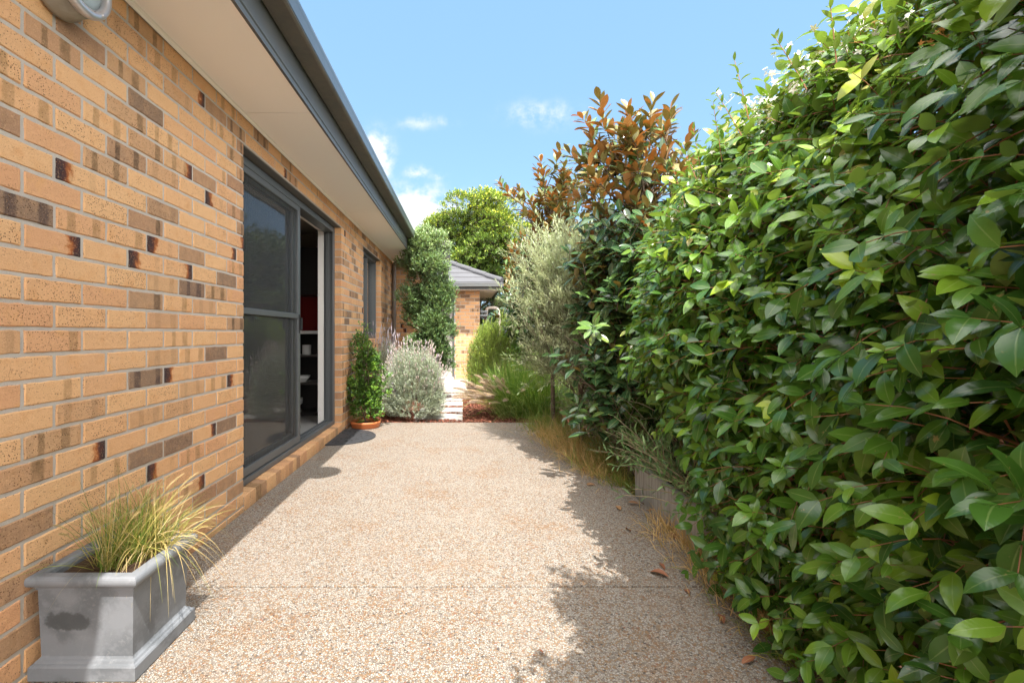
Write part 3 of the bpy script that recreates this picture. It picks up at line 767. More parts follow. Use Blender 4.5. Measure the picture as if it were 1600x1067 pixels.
# tiled hip roof, course by course
b = MB(); tg = .481; cx0 = EX + .09; cy0 = EY - .09; wq = .31
for i in range(9):
    for (d0, d1, zz0, zz1) in ((i * wq, (i + 1) * wq + .03, gz1 - .015 + i * wq * tg, gz1 - .015 + ((i + 1) * wq + .03) * tg),):
        xl = -2.5
        ya, yb = cy0 + d0, cy0 + d1; xa, xb = cx0 - d0, cx0 - d1
        b.add([(xl, ya, zz0 + .035), (xa, ya, zz0 + .035), (xb, yb, zz1 + .012), (xl, yb, zz1 + .012), (xl, ya, zz0), (xa, ya, zz0)], [(0, 1, 2, 3), (4, 5, 1, 0)])
        b.add([(xa, ya, zz0 + .035), (xa, 15.9, zz0 + .035), (xb, 15.9, zz1 + .012), (xb, yb, zz1 + .012), (xa, ya, zz0), (xa, 15.9, zz0)], [(0, 1, 2, 3), (4, 5, 1, 0)])
        # vertical joints between tiles
        k = 0; x = xl + (i % 2) * .15
        while x < xa - .1:
            b.add([(x, ya - .001, zz0 + .036), (x + .008, ya - .001, zz0 + .036), (x + .008, yb - .03, zz1 - .001), (x, yb - .03, zz1 - .001)], [(0, 1, 2, 3)]); x += .3
b.build('roof', M['tile'], gar)
b = MB()
for i in range(8):
    s0 = i * .36; s1 = s0 + .39
    p0 = (cx0 - s0, cy0 + s0, gz1 + .02 + s0 * tg + .03); p1 = (cx0 - s1, cy0 + s1, gz1 + .02 + s1 * tg + .015)
    b.tube([p0, p1], .065, 8, smooth=False)
b.build('ridge_cap', M['tile'], gar)

# hot water unit and flue pipes beside the garage
hw = thing('water_heater', 'silver water heater with cream looped pipes beside the far garage wall', 'water heater', (.66, 12.4, 0))
b = MB(); b.box(.50, .84, 12.30, 12.62, .05, 1.56, .03); b.build('tank', M['galv'], hw)
b = MB(); arc = [(.53, 12.44, 1.5), (.53, 12.44, 1.72), (.55, 12.44, 1.77), (.60, 12.44, 1.79), (.74, 12.44, 1.79), (.80, 12.44, 1.77), (.84, 12.44, 1.71), (.86, 12.44, 1.6), (.88, 12.44, 1.3), (.88, 12.44, .1)]
b.tube(arc, .042, 12); b.build('pipe', M['beige'], hw)
b = MB(); b.tube([(.355, 12.2, 1.68), (.53, 12.3, 1.68)], .04, 12); b.build('pipe', M['galv'], hw)
b = MB(); b.tube([(.355, 12.25, 1.58), (.56, 12.3, 1.58)], .045, 12); b.build('pipe', M['galv'], hw)
# ------------------------------------------------------------------ ground
def struct(name, mb, m):
    o = mb.build(name, m); return tag(o, None, kind='structure')
mb = MB(); S = 400
mb.add([(-S, -S, -.07), (S, -S, -.07), (S, S, -.07), (-S, S, -.07)], [(0, 1, 2, 3)])
tag(struct('ground', mb, M['soil']), 'dark garden soil under the plants')
PX0, PX1, PY1, JY = WX + .014, 1.17, 6.09, 2.142
mb = MB()
mb.box(PX0, PX1, -3.5, JY - .004, -.12, 0, .003); mb.box(PX0, PX1, JY + .004, PY1, -.12, 0, .003)
tag(struct('patio', mb, M['agg']), 'exposed aggregate patio paving with one straight control joint')
mb = MB(); mb.box(-1.6, .12, 9.22, 11.86, -.10, .0, .004)
tag(struct('landing', mb, simple('pale_concrete', (.42, .37, .32), .85, nscale=60, namt=.15, bscale=120, bdist=.001)), 'pale concrete landing before the far door')
# stepping stones
stones = [(6.36, 6.74, -.70, -.045), (6.93, 7.31, -.68, -.048), (7.55, 7.94, -.66, -.052), (8.06, 8.48, -.66, -.055), (8.65, 9.04, -.66, -.07)]
labs = ['pale stepping stone nearest the patio edge', 'pale stepping stone second from the patio', 'middle pale stepping stone of the five in the mulch',
        'pale stepping stone second from the far landing', 'pale stepping stone next to the far landing']
for (a, b, c, d), l in zip(stones, labs):
    mb = MB(); mb.box(c, d, a, b, -.05, .004, .006)
    tag(mb.build('stepping_stone', M['stone']), l, 'stepping stone', 'stepping stones through the bark mulch')

R = np.random.default_rng(5)
def chips(name, regions, n, size, m, z0, zr, seed, label):
    R = np.random.default_rng(seed); P = []
    per = [max(1, int(n * (r[1] - r[0]) * (r[3] - r[2]) / sum((q[1] - q[0]) * (q[3] - q[2]) for q in regions))) for r in regions]
    for r, k in zip(regions, per):
        P.append(np.stack([R.uniform(r[0], r[1], k), R.uniform(r[2], r[3], k), z0 + R.uniform(0, zr, k)], 1))
    P = np.concatenate(P); k = len(P)
    # keep the stones clear
    keep = np.ones(k, bool)
    for (a, b, c, d) in stones: keep &= ~((P[:, 1] > a + .01) & (P[:, 1] < b - .01) & (P[:, 0] > c + .01) & (P[:, 0] < d - .01))
    P = P[keep]; k = len(P)
    D = R.normal(size=(k, 3)) * [1, 1, .28]; N = UP + R.normal(0, .35, (k, 3))
    D = nrm(D); B = nrm(np.cross(D, N)); N = np.cross(B, D)
    L = size * R.uniform(.4, 1.3, k); W = size * R.uniform(.2, .55, k); H = size * R.uniform(.06, .16, k)
    V = np.zeros((k, 8, 3)); i = 0
    for a in (-1, 1):
        for b in (-1, 1):
            for c in (-1, 1):
                V[:, i] = P + D * (a * L * .5 * (1 if b > 0 else .8))[:, None] + B * (b * W * .5)[:, None] + N * (c * H * .5)[:, None]; i += 1
    q = np.array([(0, 1, 3, 2), (4, 6, 7, 5), (0, 4, 5, 1), (2, 3, 7, 6), (0, 2, 6, 4), (1, 5, 7, 3)])
    Q = (np.arange(k)[:, None, None] * 8 + q[None]).reshape(-1, 4)
    A = np.zeros((k, 8, 3)); A[:, :, 2] = R.uniform(0, 1, k)[:, None]
    o = npmesh(name, V.reshape(-1, 3), Q, m, None, A.reshape(-1, 3), smooth=False)
    return tag(o, label, kind='stuff')
tag(chips('bark_mulch', [(-1.41, 1.4, 6.1, 9.2)], 17000, .04, M['chips'], -.035, .034, 3, 'red brown bark mulch round the stepping stones'), None, 'mulch')
tag(chips('leaf_litter', [(1.18, 1.75, -1, 6.1), (.15, 1.8, 9.2, 12)], 9000, .045, M['litter'], -.06, .035, 4, 'dry brown leaf litter under the hedge'), None, 'leaf litter')

def plant(name, label, cat, loc, group=None): return thing(name, label, cat, loc, group)

# ------------------------------------------------------------------ jasmine hedge
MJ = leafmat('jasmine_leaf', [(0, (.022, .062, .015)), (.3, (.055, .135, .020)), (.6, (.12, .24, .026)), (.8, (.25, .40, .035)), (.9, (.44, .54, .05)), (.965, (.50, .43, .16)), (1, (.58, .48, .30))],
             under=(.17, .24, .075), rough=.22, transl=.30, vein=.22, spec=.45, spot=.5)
def hedge_front(Y, z):
    """x of the hedge face"""
    x = 1.10 - .08 * np.sin(np.clip(z / 2.1, 0, 1) * PI) + np.clip(.30 - z, 0, 1) * .25
    x = x + np.clip(z - 1.6, 0, 1) * .45 + np.clip(Y - 2.5, 0, 1) * .12
    x = x - .20 * np.clip(1.25 - Y, 0, .8) * np.clip(z * 2.0, .3, 1)
    x = x + .10 * np.clip(Y - 2.4, 0, 1) + np.clip(Y - 2.1, 0, .5) * np.clip(.95 - z, 0, .6) * 1.3
    P = np.stack([np.zeros_like(Y), Y, z], -1)
    return x + .05 * vnoise(P, 5.5, 4)
def hedge_top(Y):
    return 2.0 + .07 * np.exp(-((Y - 1.75) / .5) ** 2) + .08 * vnoise(np.stack([Y * 0, Y, Y * 0], -1), 4.5, 9) + .0 * Y - np.clip(Y - 2.5, 0, 1) * .12 + np.clip(.45 - Y, 0, .3) * 2.4
hed = plant('jasmine_hedge', 'tall dense star jasmine hedge with glossy green leaves and white flowers filling the right side', 'hedge', (1.35, 1.2, -.06))
R = np.random.default_rng(21)
def hedge_pts(n, y0, y1):
    Y = R.uniform(y0, y1, n); top = hedge_top(Y); z = top * R.uniform(.02, 1, n) ** .9
    x = hedge_front(Y, z)
    return x, Y, z, top
parts_l = []; parts_s = []
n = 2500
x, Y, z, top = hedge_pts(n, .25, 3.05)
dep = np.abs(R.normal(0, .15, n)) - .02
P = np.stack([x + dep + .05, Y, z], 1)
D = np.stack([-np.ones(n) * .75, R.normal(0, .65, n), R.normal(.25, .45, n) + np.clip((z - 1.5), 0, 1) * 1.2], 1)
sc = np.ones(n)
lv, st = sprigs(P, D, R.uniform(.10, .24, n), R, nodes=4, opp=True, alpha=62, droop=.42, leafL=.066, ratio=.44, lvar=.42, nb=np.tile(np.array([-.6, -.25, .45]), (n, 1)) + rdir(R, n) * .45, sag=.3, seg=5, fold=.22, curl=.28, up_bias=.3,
                rbase=np.clip(R.beta(1.8, 2.6, n) + np.clip(z - 1.45, 0, .6) * .75 + .14 * vnoise(P, 6, 3), 0, 1), stem_r=.0016)  # upper leaves yellower, the sunlit look put into their colour
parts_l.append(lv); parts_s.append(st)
# inner leaves, with the shade of the depth put into a darker leaf tone
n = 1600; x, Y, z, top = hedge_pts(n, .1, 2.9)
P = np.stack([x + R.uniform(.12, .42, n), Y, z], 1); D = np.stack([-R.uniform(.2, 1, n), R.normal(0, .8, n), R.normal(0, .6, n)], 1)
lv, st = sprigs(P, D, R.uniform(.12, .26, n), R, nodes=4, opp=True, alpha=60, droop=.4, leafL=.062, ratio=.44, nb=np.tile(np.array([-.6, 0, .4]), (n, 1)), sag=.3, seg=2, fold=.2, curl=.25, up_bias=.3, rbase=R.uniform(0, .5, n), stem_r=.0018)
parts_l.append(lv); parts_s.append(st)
# crown of the hedge and the unseen stretch behind the camera, raised and bulged for its shadow
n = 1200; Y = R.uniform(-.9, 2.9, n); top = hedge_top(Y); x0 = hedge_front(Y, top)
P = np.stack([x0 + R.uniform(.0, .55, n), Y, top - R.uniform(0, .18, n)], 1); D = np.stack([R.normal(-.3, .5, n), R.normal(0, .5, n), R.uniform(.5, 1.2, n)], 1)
lv, st = sprigs(P, D, R.uniform(.10, .24, n), R, nodes=4, opp=True, alpha=60, droop=.15, leafL=.064, ratio=.42, sag=.1, seg=4, fold=.25, curl=.3, rbase=np.clip(R.normal(.74, .18, n), 0, 1), stem_r=.0016)  # crown leaves take a sunlit yellow tone in their colour
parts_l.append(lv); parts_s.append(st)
n = 2500; x, Y, z, top = hedge_pts(n, -.9, .34)
P = np.stack([.80 + .05 * vnoise(np.stack([x * 0, Y, z], 1), 5, 6) + R.uniform(0, .35, n) + np.clip(.4 - z, 0, 1) * .4, Y, z * 1.04], 1); D = np.stack([-np.ones(n) * .6, R.normal(0, .7, n), R.normal(.2, .5, n)], 1)
lv, st = sprigs(P, D, R.uniform(.12, .26, n), R, nodes=4, opp=True, alpha=60, droop=.4, leafL=.075, ratio=.45, sag=.3, seg=2, fold=.2, curl=.25)
parts_l.append(lv); parts_s.append(st)
# unseen overhang beside the camera, added above the frame to shade the patio
n = 1100; Y = R.uniform(.25, .85, n); z = np.maximum(1.9, CAMZ + .72 * Y + .16) + R.uniform(0, 1, n) * .62
P = np.stack([.86 + .07 * vnoise(np.stack([Y * 0, Y, z], 1), 5, 6) + R.uniform(0, .5, n), Y, z], 1); D = np.stack([-np.ones(n) * .5, R.normal(0, .6, n), R.normal(.5, .4, n)], 1)
lv, st = sprigs(P, D, R.uniform(.10, .22, n), R, nodes=4, opp=True, alpha=60, droop=.3, leafL=.066, ratio=.44, sag=.2, seg=2, fold=.2, curl=.25)
parts_l.append(lv); parts_s.append(st)
# individual sprays that stand out above the top
spr = np.array([(1.06, 1.80, 1.93, -.15, .1, 1), (1.12, 1.95, 1.93, -.3, .3, 1), (1.08, 2.25, 1.85, -.25, .2, .9), (1.16, 1.5, 1.95, -.1, 0, 1), (1.15, 1.62, 1.95, -.35, .2, 1), (1.14, 2.5, 1.8, -.2, .2, 1), (1.12, 2.1, 1.88, -.2, -.1, 1), (1.16, 2.35, 1.85, -.1, .1, 1)])
k = len(spr)
lv, st = sprigs(spr[:, :3], spr[:, 3:], R.uniform(.22, .34, k), R, nodes=7, opp=True, alpha=55, droop=.05, leafL=.055, ratio=.36, sag=.08, seg=5, fold=.25, curl=.25, rbase=np.full(k, .45), stem_r=.002, taper=.4)
parts_l.append(lv); parts_s.append(st)
npmesh('foliage', *joinarr(parts_l)[:2], MJ, hed, joinarr(parts_l)[2])
# woody stems: long wandering runners inside and across the face
n = 520; Y = R.uniform(.3, 3.1, n); z = R.uniform(.1, 1.95, n); K = 7
pth = np.zeros((n, K, 3)); dy = R.normal(0, .10, n); dz = R.normal(.0, .05, n)
for i in range(K):
    yy = Y + dy * i; zz = np.clip(z + dz * i, .02, 2.0)
    pth[:, i] = np.stack([hedge_front(yy, zz) + .07 + .10 * R.uniform(0, 1, n) * (i != 3) + .02, yy, zz], 1) + R.normal(0, .012, (n, 3))
stw = tubes(pth, np.broadcast_to(np.linspace(.0034, .0018, K), (n, K)), 5)
k = 26; ys = np.linspace(.1, 3.1, k); tr = np.zeros((k, 8, 3))
for i in range(8):
    zz = -.05 + i * .29; tr[:, i] = np.stack([hedge_front(ys, np.full(k, zz)) + .3 + .05 * np.sin(i * 1.7 + ys * 9), ys + .05 * np.sin(i * 2.1 + ys * 5), np.full(k, zz)], 1)
stt = tubes(tr, np.broadcast_to(np.linspace(.012, .004, 8), (k, 8)), 6)
npmesh('stems', *joinarr(parts_s + [stw, stt])[:2], M['twig'], hed)
# flowers
MF = simple('white_petals', (.85, .82, .70), .6, nscale=40, namt=.05)
MFo = simple('old_orange_petals', (.62, .30, .08), .7, nscale=60, namt=.2)
def flower_cluster(pos, n, R, m=None, r=.035, pl=.017):
    q = []; Pc = np.array(pos) + R.normal(0, r, (n, 3)) * [1, 1, .7]
    ax = nrm(R.normal(size=(n, 3)) * .7 + [-.6, -.5, .6])
    ref = nrm(np.cross(ax, rdir(R, n))); w = np.cross(ax, ref)
    for j in range(5):
        a = 2 * PI * j / 5; d = ref * math.cos(a) + w * math.sin(a) + ax * .15
        q.append(leaves(Pc, d, ax, np.full(n, pl), np.full(n, pl * .5), R, seg=3, fold=.1, curl=.2))
    t = tubes(np.stack([Pc - ax * .016, Pc - ax * .006, Pc], 1), np.full((n, 3), .0012), 4)
    q.append((t[0], t[1], np.zeros((len(t[0]), 3))))
    pp = np.array(pos, float) + np.array([.02, 0, -r])
    t = tubes(np.stack([np.tile(pp, (n, 1)), (pp + Pc) / 2, Pc], 1), np.full((n, 3), .0009), 4); q.append((t[0], t[1], np.zeros((len(t[0]), 3))))
    V, Q, A = joinarr(q)
    npmesh('flower_cluster', V, Q, m or MF, hed)
def at(px, py, Y): return ((px - VX) * Y / F, Y, CAMZ + (VY - py) * Y / F)
Rf = np.random.default_rng(77)
fl = [(1222, 88, 1.92, 8), (1285, 62, 1.72, 7), (1198, 185, 2.05, 22), (1205, 200, 2.0, 16), (1150, 235, 2.22, 14), (1182, 255, 2.12, 16), (1338, 15, 1.62, 8), (1335, 62, 1.55, 9), (1455, 85, 1.32, 11),
      (1410, 22, 1.42, 10), (1130, 150, 2.3, 4), (1100, 275, 2.5, 10), (1095, 300, 2.5, 10), (1500, 15, 1.25, 8), (1000, 545, 2.85, 9), (1060, 330, 2.6, 8), (1085, 345, 2.55, 6), (1230, 165, 1.9, 10), (1015, 560, 2.8, 8), (1040, 410, 2.7, 6), (1250, 120, 1.8, 8), (1320, 95, 1.6, 7)]
fl += [(1170, 160, 2.1, 9), (1215, 130, 1.95, 9), (1260, 95, 1.8, 8), (1300, 45, 1.68, 8), (1160, 290, 2.2, 9), (1245, 215, 1.9, 10), (1380, 60, 1.5, 8), (1120, 320, 2.4, 8), (1040, 470, 2.75, 7), (1290, 150, 1.75, 7)]
for (px, py, Yd, k) in fl:
    c_ = np.array(at(px, py, Yd)); c_[2] -= .035 if py < 150 else 0; flower_cluster(c_, k, Rf)
for (px, py, Yd, k) in [(1335, 55, 1.53, 7), (1485, 50, 1.3, 7), (1470, 60, 1.3, 6), (1210, 215, 2.0, 4)]: flower_cluster(at(px, py, Yd), k, Rf, MFo, .025, .010)

# ------------------------------------------------------------------ branching trees
def grow(R, base, height, nb=14, z0=.15, spread=.45, up=.9, sub=3, lean=(0, 0), r0=.03, curve=.5, taper_top=.75, sl=.35):
    """trunk, limbs and sub-limbs; returns tube parts and shoot tips (P,D)"""
    base = np.array(base, float); K = 8; tr = np.zeros((1, K, 3)); wob = R.normal(0, .03, (K, 2)); wob[0] = 0
    for i in range(K):
        t = i / (K - 1); tr[0, i] = base + [lean[0] * t + wob[i, 0], lean[1] * t + wob[i, 1], height * t]
    parts = [tubes(tr, np.linspace(r0, r0 * .3, K)[None], 8)]; tips = [tr[0, -1]]; dirs = [np.array([0, 0, 1.0])]
    for b in range(nb):
        t = z0 + (1 - z0) * (b + .5) / nb * .95; a = b * 2.4 + R.normal(0, .3); kk = t * (K - 1); i = int(kk); f = kk - i
        p0 = tr[0, i] * (1 - f) + tr[0, min(i + 1, K - 1)] * f
        ln = spread * (1 - (t - .3) ** 2 * taper_top) * R.uniform(.75, 1.2)
        d = np.array([math.cos(a), math.sin(a), up * R.uniform(.6, 1.3)]); d /= np.linalg.norm(d)
        m = 5; br = np.zeros((1, m, 3))
        for j in range(m):
            s = j / (m - 1); br[0, j] = p0 + d * ln * s + UP * ln * curve * s * s * .5 + (R.normal(0, .012, 3) if j else 0)
        parts.append(tubes(br, np.linspace(r0 * .42 * (1 - t * .5), .004, m)[None], 6))
        de = br[0, -1] - br[0, -2]; tips.append(br[0, -1]); dirs.append(de / np.linalg.norm(de))
        for s_ in range(sub):
            s = R.uniform(.25, .95); q = br[0, int(s * (m - 1))]; dd = d * .6 + rdir(R, 1)[0] * .7 + UP * .45; dd /= np.linalg.norm(dd); l2 = sl * R.uniform(.5, 1.1)
            sb = np.stack([q + dd * l2 * u + UP * l2 * .15 * u * u for u in np.linspace(0, 1, 4)])[None]
            parts.append(tubes(sb, np.linspace(.007, .003, 4)[None], 5)); tips.append(sb[0, -1]); dirs.append(dd)
            tips.append(sb[0, 2]); dirs.append(dd * .5 + rdir(R, 1)[0] * .6)
    return parts, np.array(tips), nrm(np.array(dirs))

MM = leafmat('magnolia_leaf', [(0, (.028, .07, .028)), (.5, (.045, .105, .035)), (.85, (.12, .22, .05)), (1, (.26, .32, .07))], under=(.20, .17, .06), rough=.24, transl=.10, vein=.5, spec=.6, tcol=(1.3, .75, .3))
MMY = leafmat('young_magnolia_leaf', [(0, (.10, .15, .035)), (.5, (.20, .17, .045)), (1, (.32, .19, .06))], under=(.36, .18, .06), rough=.35, transl=.16, vein=.4, tcol=(1.3, .7, .3))
def magnolia(loc, h, nb, spread, seed, label, leafL=.14, lean=(0, 0), z0=.10):
    R = np.random.default_rng(seed)
    t = plant('magnolia_tree', label, 'tree', (loc[0], loc[1], -.06), 'magnolias along the side fence')
    parts, tips, dirs = grow(R, (loc[0], loc[1], -.08), h * .86, nb=nb, z0=z0, spread=spread, up=.9, sub=3, lean=lean, r0=.028, curve=.7, taper_top=.15, sl=.32)
    ok_ = ~((tips[:, 0] < 1.0) & (tips[:, 2] < 1.5) & (tips[:, 1] < 5)) & (tips[:, 2] > .42); tips = tips[ok_]; dirs = dirs[ok_]
    high = tips[:, 2] > h * .62 + R.normal(0, .15, len(tips))
    L1 = []; S1 = []
    for m_, mt in ((~high, 0), (high, 1)):
        P = tips[m_]; dd_ = dirs[m_]
        if not mt: P = np.concatenate([P, P + R.normal(0, .11, P.shape), P + R.normal(0, .13, P.shape)]); dd_ = np.concatenate([dd_, nrm(dd_ + R.normal(0, .5, dd_.shape)), nrm(dd_ + R.normal(0, .5, dd_.shape))])
        k = len(P); D = nrm(dd_ + UP * (.5 if mt else .25) + R.normal(0, .2, (k, 3)))
        lv, st = sprigs(P - D * .10, D, R.uniform(.16, .26, k), R, nodes=13 if mt else 12, opp=False, alpha=78 if mt == 0 else 56, droop=.30 if mt == 0 else -.02, leafL=leafL, ratio=.40, nb=np.tile(np.array([-.45, -1.1, .2]) if not mt else np.array([-.1, -.3, 0]), (k, 1)), sag=.0, seg=5, fold=.3, curl=.12, shape='obo', t0=.0, taper=.25, up_bias=1.6, stem_r=.003)
        (L1 if not mt else S1).append(lv); parts.append(st)
        if mt:
            yo = lv
    V, Q, A = joinarr(L1); npmesh('foliage', V, Q, MM, t, A)
    V, Q, A = joinarr(S1)
    # mixed crown: a share of the upper leaves are bronze young leaves
    per = 12 * 0 + 10; nl = len(V) // 18
    young = R.uniform(0, 1, nl) < .46
    qm = np.repeat(young, 10)
    for sel, mm, nm in ((qm, MMY, 'young_leaves'), (~qm, MM, 'upper_foliage')):
        Qs = Q[sel]; used = np.unique(Qs); remap = np.zeros(len(V), int); remap[used] = np.arange(len(used))
        npmesh(nm, V[used], remap[Qs], mm, t, A[used])
    npmesh('trunk', *joinarr([p[:2] for p in parts])[:2], M['bark'], t)
magnolia((1.27, 3.75), 2.95, 44, .50, 31, 'tall magnolia with rusty bronze leaf tips standing highest against the sky beside the jasmine hedge', lean=(.12, 0))
magnolia((1.02, 5.6), 3.05, 22, .46, 32, 'middle magnolia with bronze leaves rising behind the grey green olive', z0=.52)
magnolia((1.02, 7.9), 2.6, 24, .46, 33, 'farthest and smallest magnolia with orange rosettes beside the big background tree', leafL=.14, z0=.45)

# olive
MO = leafmat('olive_leaf', [(0, (.22, .28, .14)), (.5, (.35, .40, .22)), (1, (.50, .52, .32))], under=(.54, .56, .42), rough=.5, transl=.25, vein=.2, tcol=(1.1, 1.2, .7))
R = np.random.default_rng(41)
ol = plant('olive_tree', 'loose grey green olive tree with narrow pale leaves between the magnolias', 'tree', (1.15, 4.75, -.06))
parts, tips, dirs = grow(R, (1.14, 4.75, -.08), 1.62, nb=24, z0=.30, spread=.52, up=1.1, sub=5, r0=.022, curve=.5, sl=.36)
npmesh('trunk', *joinarr(parts)[:2], M['bark'], ol)
k = len(tips); P = np.repeat(tips, 12, 0) + R.normal(0, .085, (k * 12, 3)); D = nrm(np.repeat(dirs, 12, 0) + R.normal(0, .5, (k * 12, 3)) + UP * .5)
lv, st = sprigs(P, D, R.uniform(.16, .34, len(P)), R, nodes=8, opp=True, alpha=38, droop=.1, leafL=.056, ratio=.19, sag=.15, seg=2, fold=.2, curl=.12, stem_r=.0014)
npmesh('foliage', *lv[:2], MO, ol, lv[2]); npmesh('twigs', *st, M['bark'], ol)

# crown of leaf sprigs on blobs
def blob_shoots(R, blobs, n, inner=.55, upb=.3):
    w = np.array([b[3] * b[4] * b[5] for b in blobs]) ** (2 / 3); idx = R.choice(len(blobs), n, p=w / w.sum()); B = np.array(blobs)[idx]
    d = rdir(R, n); d[:, 2] = np.where(d[:, 2] < -.6, -d[:, 2], d[:, 2]); rr = R.uniform(inner, 1, n) ** .6
    P = B[:, :3] + d * B[:, 3:6] * rr[:, None]; D = nrm(d + rdir(R, n) * .5 + UP * upb)
    return P, D
# tall columnar tree left of the path
MC = leafmat('column_tree_leaf', [(0, (.05, .11, .04)), (.5, (.12, .21, .07)), (.85, (.24, .34, .12)), (1, (.36, .43, .19))], under=(.22, .28, .15), rough=.38, transl=.2, vein=.3)
R = np.random.default_rng(51)
col = plant('columnar_tree', 'tall narrow evergreen tree at the eave end left of the path', 'tree', (-.68, 8.15, -.06))
bl = []
for i in range(44):
    z = R.uniform(.45, 2.62); f = 1 if z > .8 else .85; w = .17 * (1 - .25 * np.clip(z - 2.2, 0, 1)); a = R.uniform(0, 6.28); q = R.uniform(.35, 1) ** .5
    rx = .27 * f * (1 if z < 2.3 else .8); bl.append((-.66 + rx * q * math.cos(a) + (.05 if z < 1.2 else 0) , 8.2 + .27 * q * math.sin(a), z, w, w, w * 1.2))
bl += [(-.98, 8.2, 2.28, .16, .14, .10), (-1.02, 8.1, 1.7, .12, .12, .16), (-.46, 8.2, 2.6, .14, .14, .2), (-.70, 8.2, 2.72, .14, .14, .14)]
P, D = blob_shoots(R, bl, 9500, .45, .9)
lv, st = sprigs(P, D, R.uniform(.08, .17, len(P)), R, nodes=6, opp=False, alpha=50, droop=-.05, leafL=.05, ratio=.44, sag=.05, seg=2, fold=.25, curl=.1, nb=np.tile(np.array([0, -.5, .4]), (len(P), 1)), rbase=np.clip(R.beta(2, 3, len(P)) + np.clip(P[:, 2] - 1.9, 0, 1) * .5, 0, 1), stem_r=.0013)  # leaves paler towards the top, sunlight put into the colour
npmesh('foliage', *lv[:2], MC, col, lv[2])
parts, tips, _ = grow(R, (-.66, 8.2, -.08), 2.5, nb=22, z0=.2, spread=.26, up=1.5, sub=2, r0=.03, sl=.2)
npmesh('trunk', *joinarr(parts + [st])[:2], M['bark'], col)
# loose side shoots near the downpipe
# big background tree
MBt = leafmat('broad_tree_leaf', [(0, (.05, .10, .022)), (.4, (.11, .19, .032)), (.65, (.23, .32, .035)), (.85, (.46, .50, .03)), (1, (.58, .50, .06))], under=(.15, .22, .06), rough=.4, transl=.25, vein=0)
R = np.random.default_rng(61); big = plant('broad_tree', 'large round tree with yellow green new growth behind the far garage roof', 'tree', (.45, 17, -.06))
bl = []; cc = np.array([.42, 17.0, 4.1]); rr = np.array([1.95, 1.6, 1.95])
for i in range(115):
    d = rdir(R, 1)[0]; q = R.uniform(.3, .92); p = cc + d * rr * q
    if p[2] < 1.5: continue
    s = R.uniform(.28, .52); bl.append((*p, s, s, s * .85))
for (x_, z_) in ((1.75, 2.9), (2.0, 2.5), (1.7, 2.2), (1.4, 2.3), (2.2, 2.0), (1.3, 1.7), (1.9, 1.5), (.9, 2.4), (1.0, 1.6), (2.4, 1.6)): bl.append((x_, 16.6, z_, .5, .5, .45))
P, D = blob_shoots(R, bl, 12500, .7, .35)
hi = np.clip((P[:, 2] - 3.2) * .18 + vnoise(P, 1.8, 8) * .24, -.25, .6)
lv, st = sprigs(P, D, R.uniform(.12, .26, len(P)), R, nodes=7, opp=False, alpha=55, droop=.05, leafL=.095, ratio=.5, sag=.1, seg=2, fold=.0, curl=0, nb=np.tile(np.array([0, -.3, .5]), (len(P), 1)), rbase=np.clip(R.beta(2, 3.2, len(P)) + hi, 0, 1), stem_r=.004)
npmesh('foliage', *lv[:2], MBt, big, lv[2])
parts, tips, _ = grow(R, (.45, 17, -.1), 5.0, nb=24, z0=.25, spread=1.7, up=.8, sub=3, r0=.14, sl=.7)
npmesh('trunk', *joinarr(parts + [st])[:2], M['bark'], big)
# dark evergreen mass of shrubs behind the garage side, by the back fence
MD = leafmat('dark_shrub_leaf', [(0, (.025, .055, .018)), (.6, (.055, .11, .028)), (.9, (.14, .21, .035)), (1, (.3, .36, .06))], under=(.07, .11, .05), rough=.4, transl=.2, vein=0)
R = np.random.default_rng(62)
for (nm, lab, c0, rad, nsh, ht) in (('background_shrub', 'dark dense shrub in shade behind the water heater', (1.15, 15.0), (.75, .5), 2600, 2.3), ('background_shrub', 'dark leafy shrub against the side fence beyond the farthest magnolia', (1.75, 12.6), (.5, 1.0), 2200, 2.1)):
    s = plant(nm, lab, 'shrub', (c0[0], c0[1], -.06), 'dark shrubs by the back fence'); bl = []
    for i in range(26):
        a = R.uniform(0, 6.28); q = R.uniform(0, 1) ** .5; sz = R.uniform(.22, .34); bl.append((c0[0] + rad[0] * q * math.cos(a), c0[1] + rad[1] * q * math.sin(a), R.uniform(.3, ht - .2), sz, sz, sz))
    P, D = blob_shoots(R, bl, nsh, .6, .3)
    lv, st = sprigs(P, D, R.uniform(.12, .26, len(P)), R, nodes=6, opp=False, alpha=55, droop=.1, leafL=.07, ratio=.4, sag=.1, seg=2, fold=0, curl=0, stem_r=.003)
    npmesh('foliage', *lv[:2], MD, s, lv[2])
    parts, tips, _ = grow(R, (c0[0], c0[1], -.1), ht * .8, nb=12, spread=.5, sub=1, r0=.03); npmesh('stems', *joinarr(parts + [st])[:2], M['bark'], s)

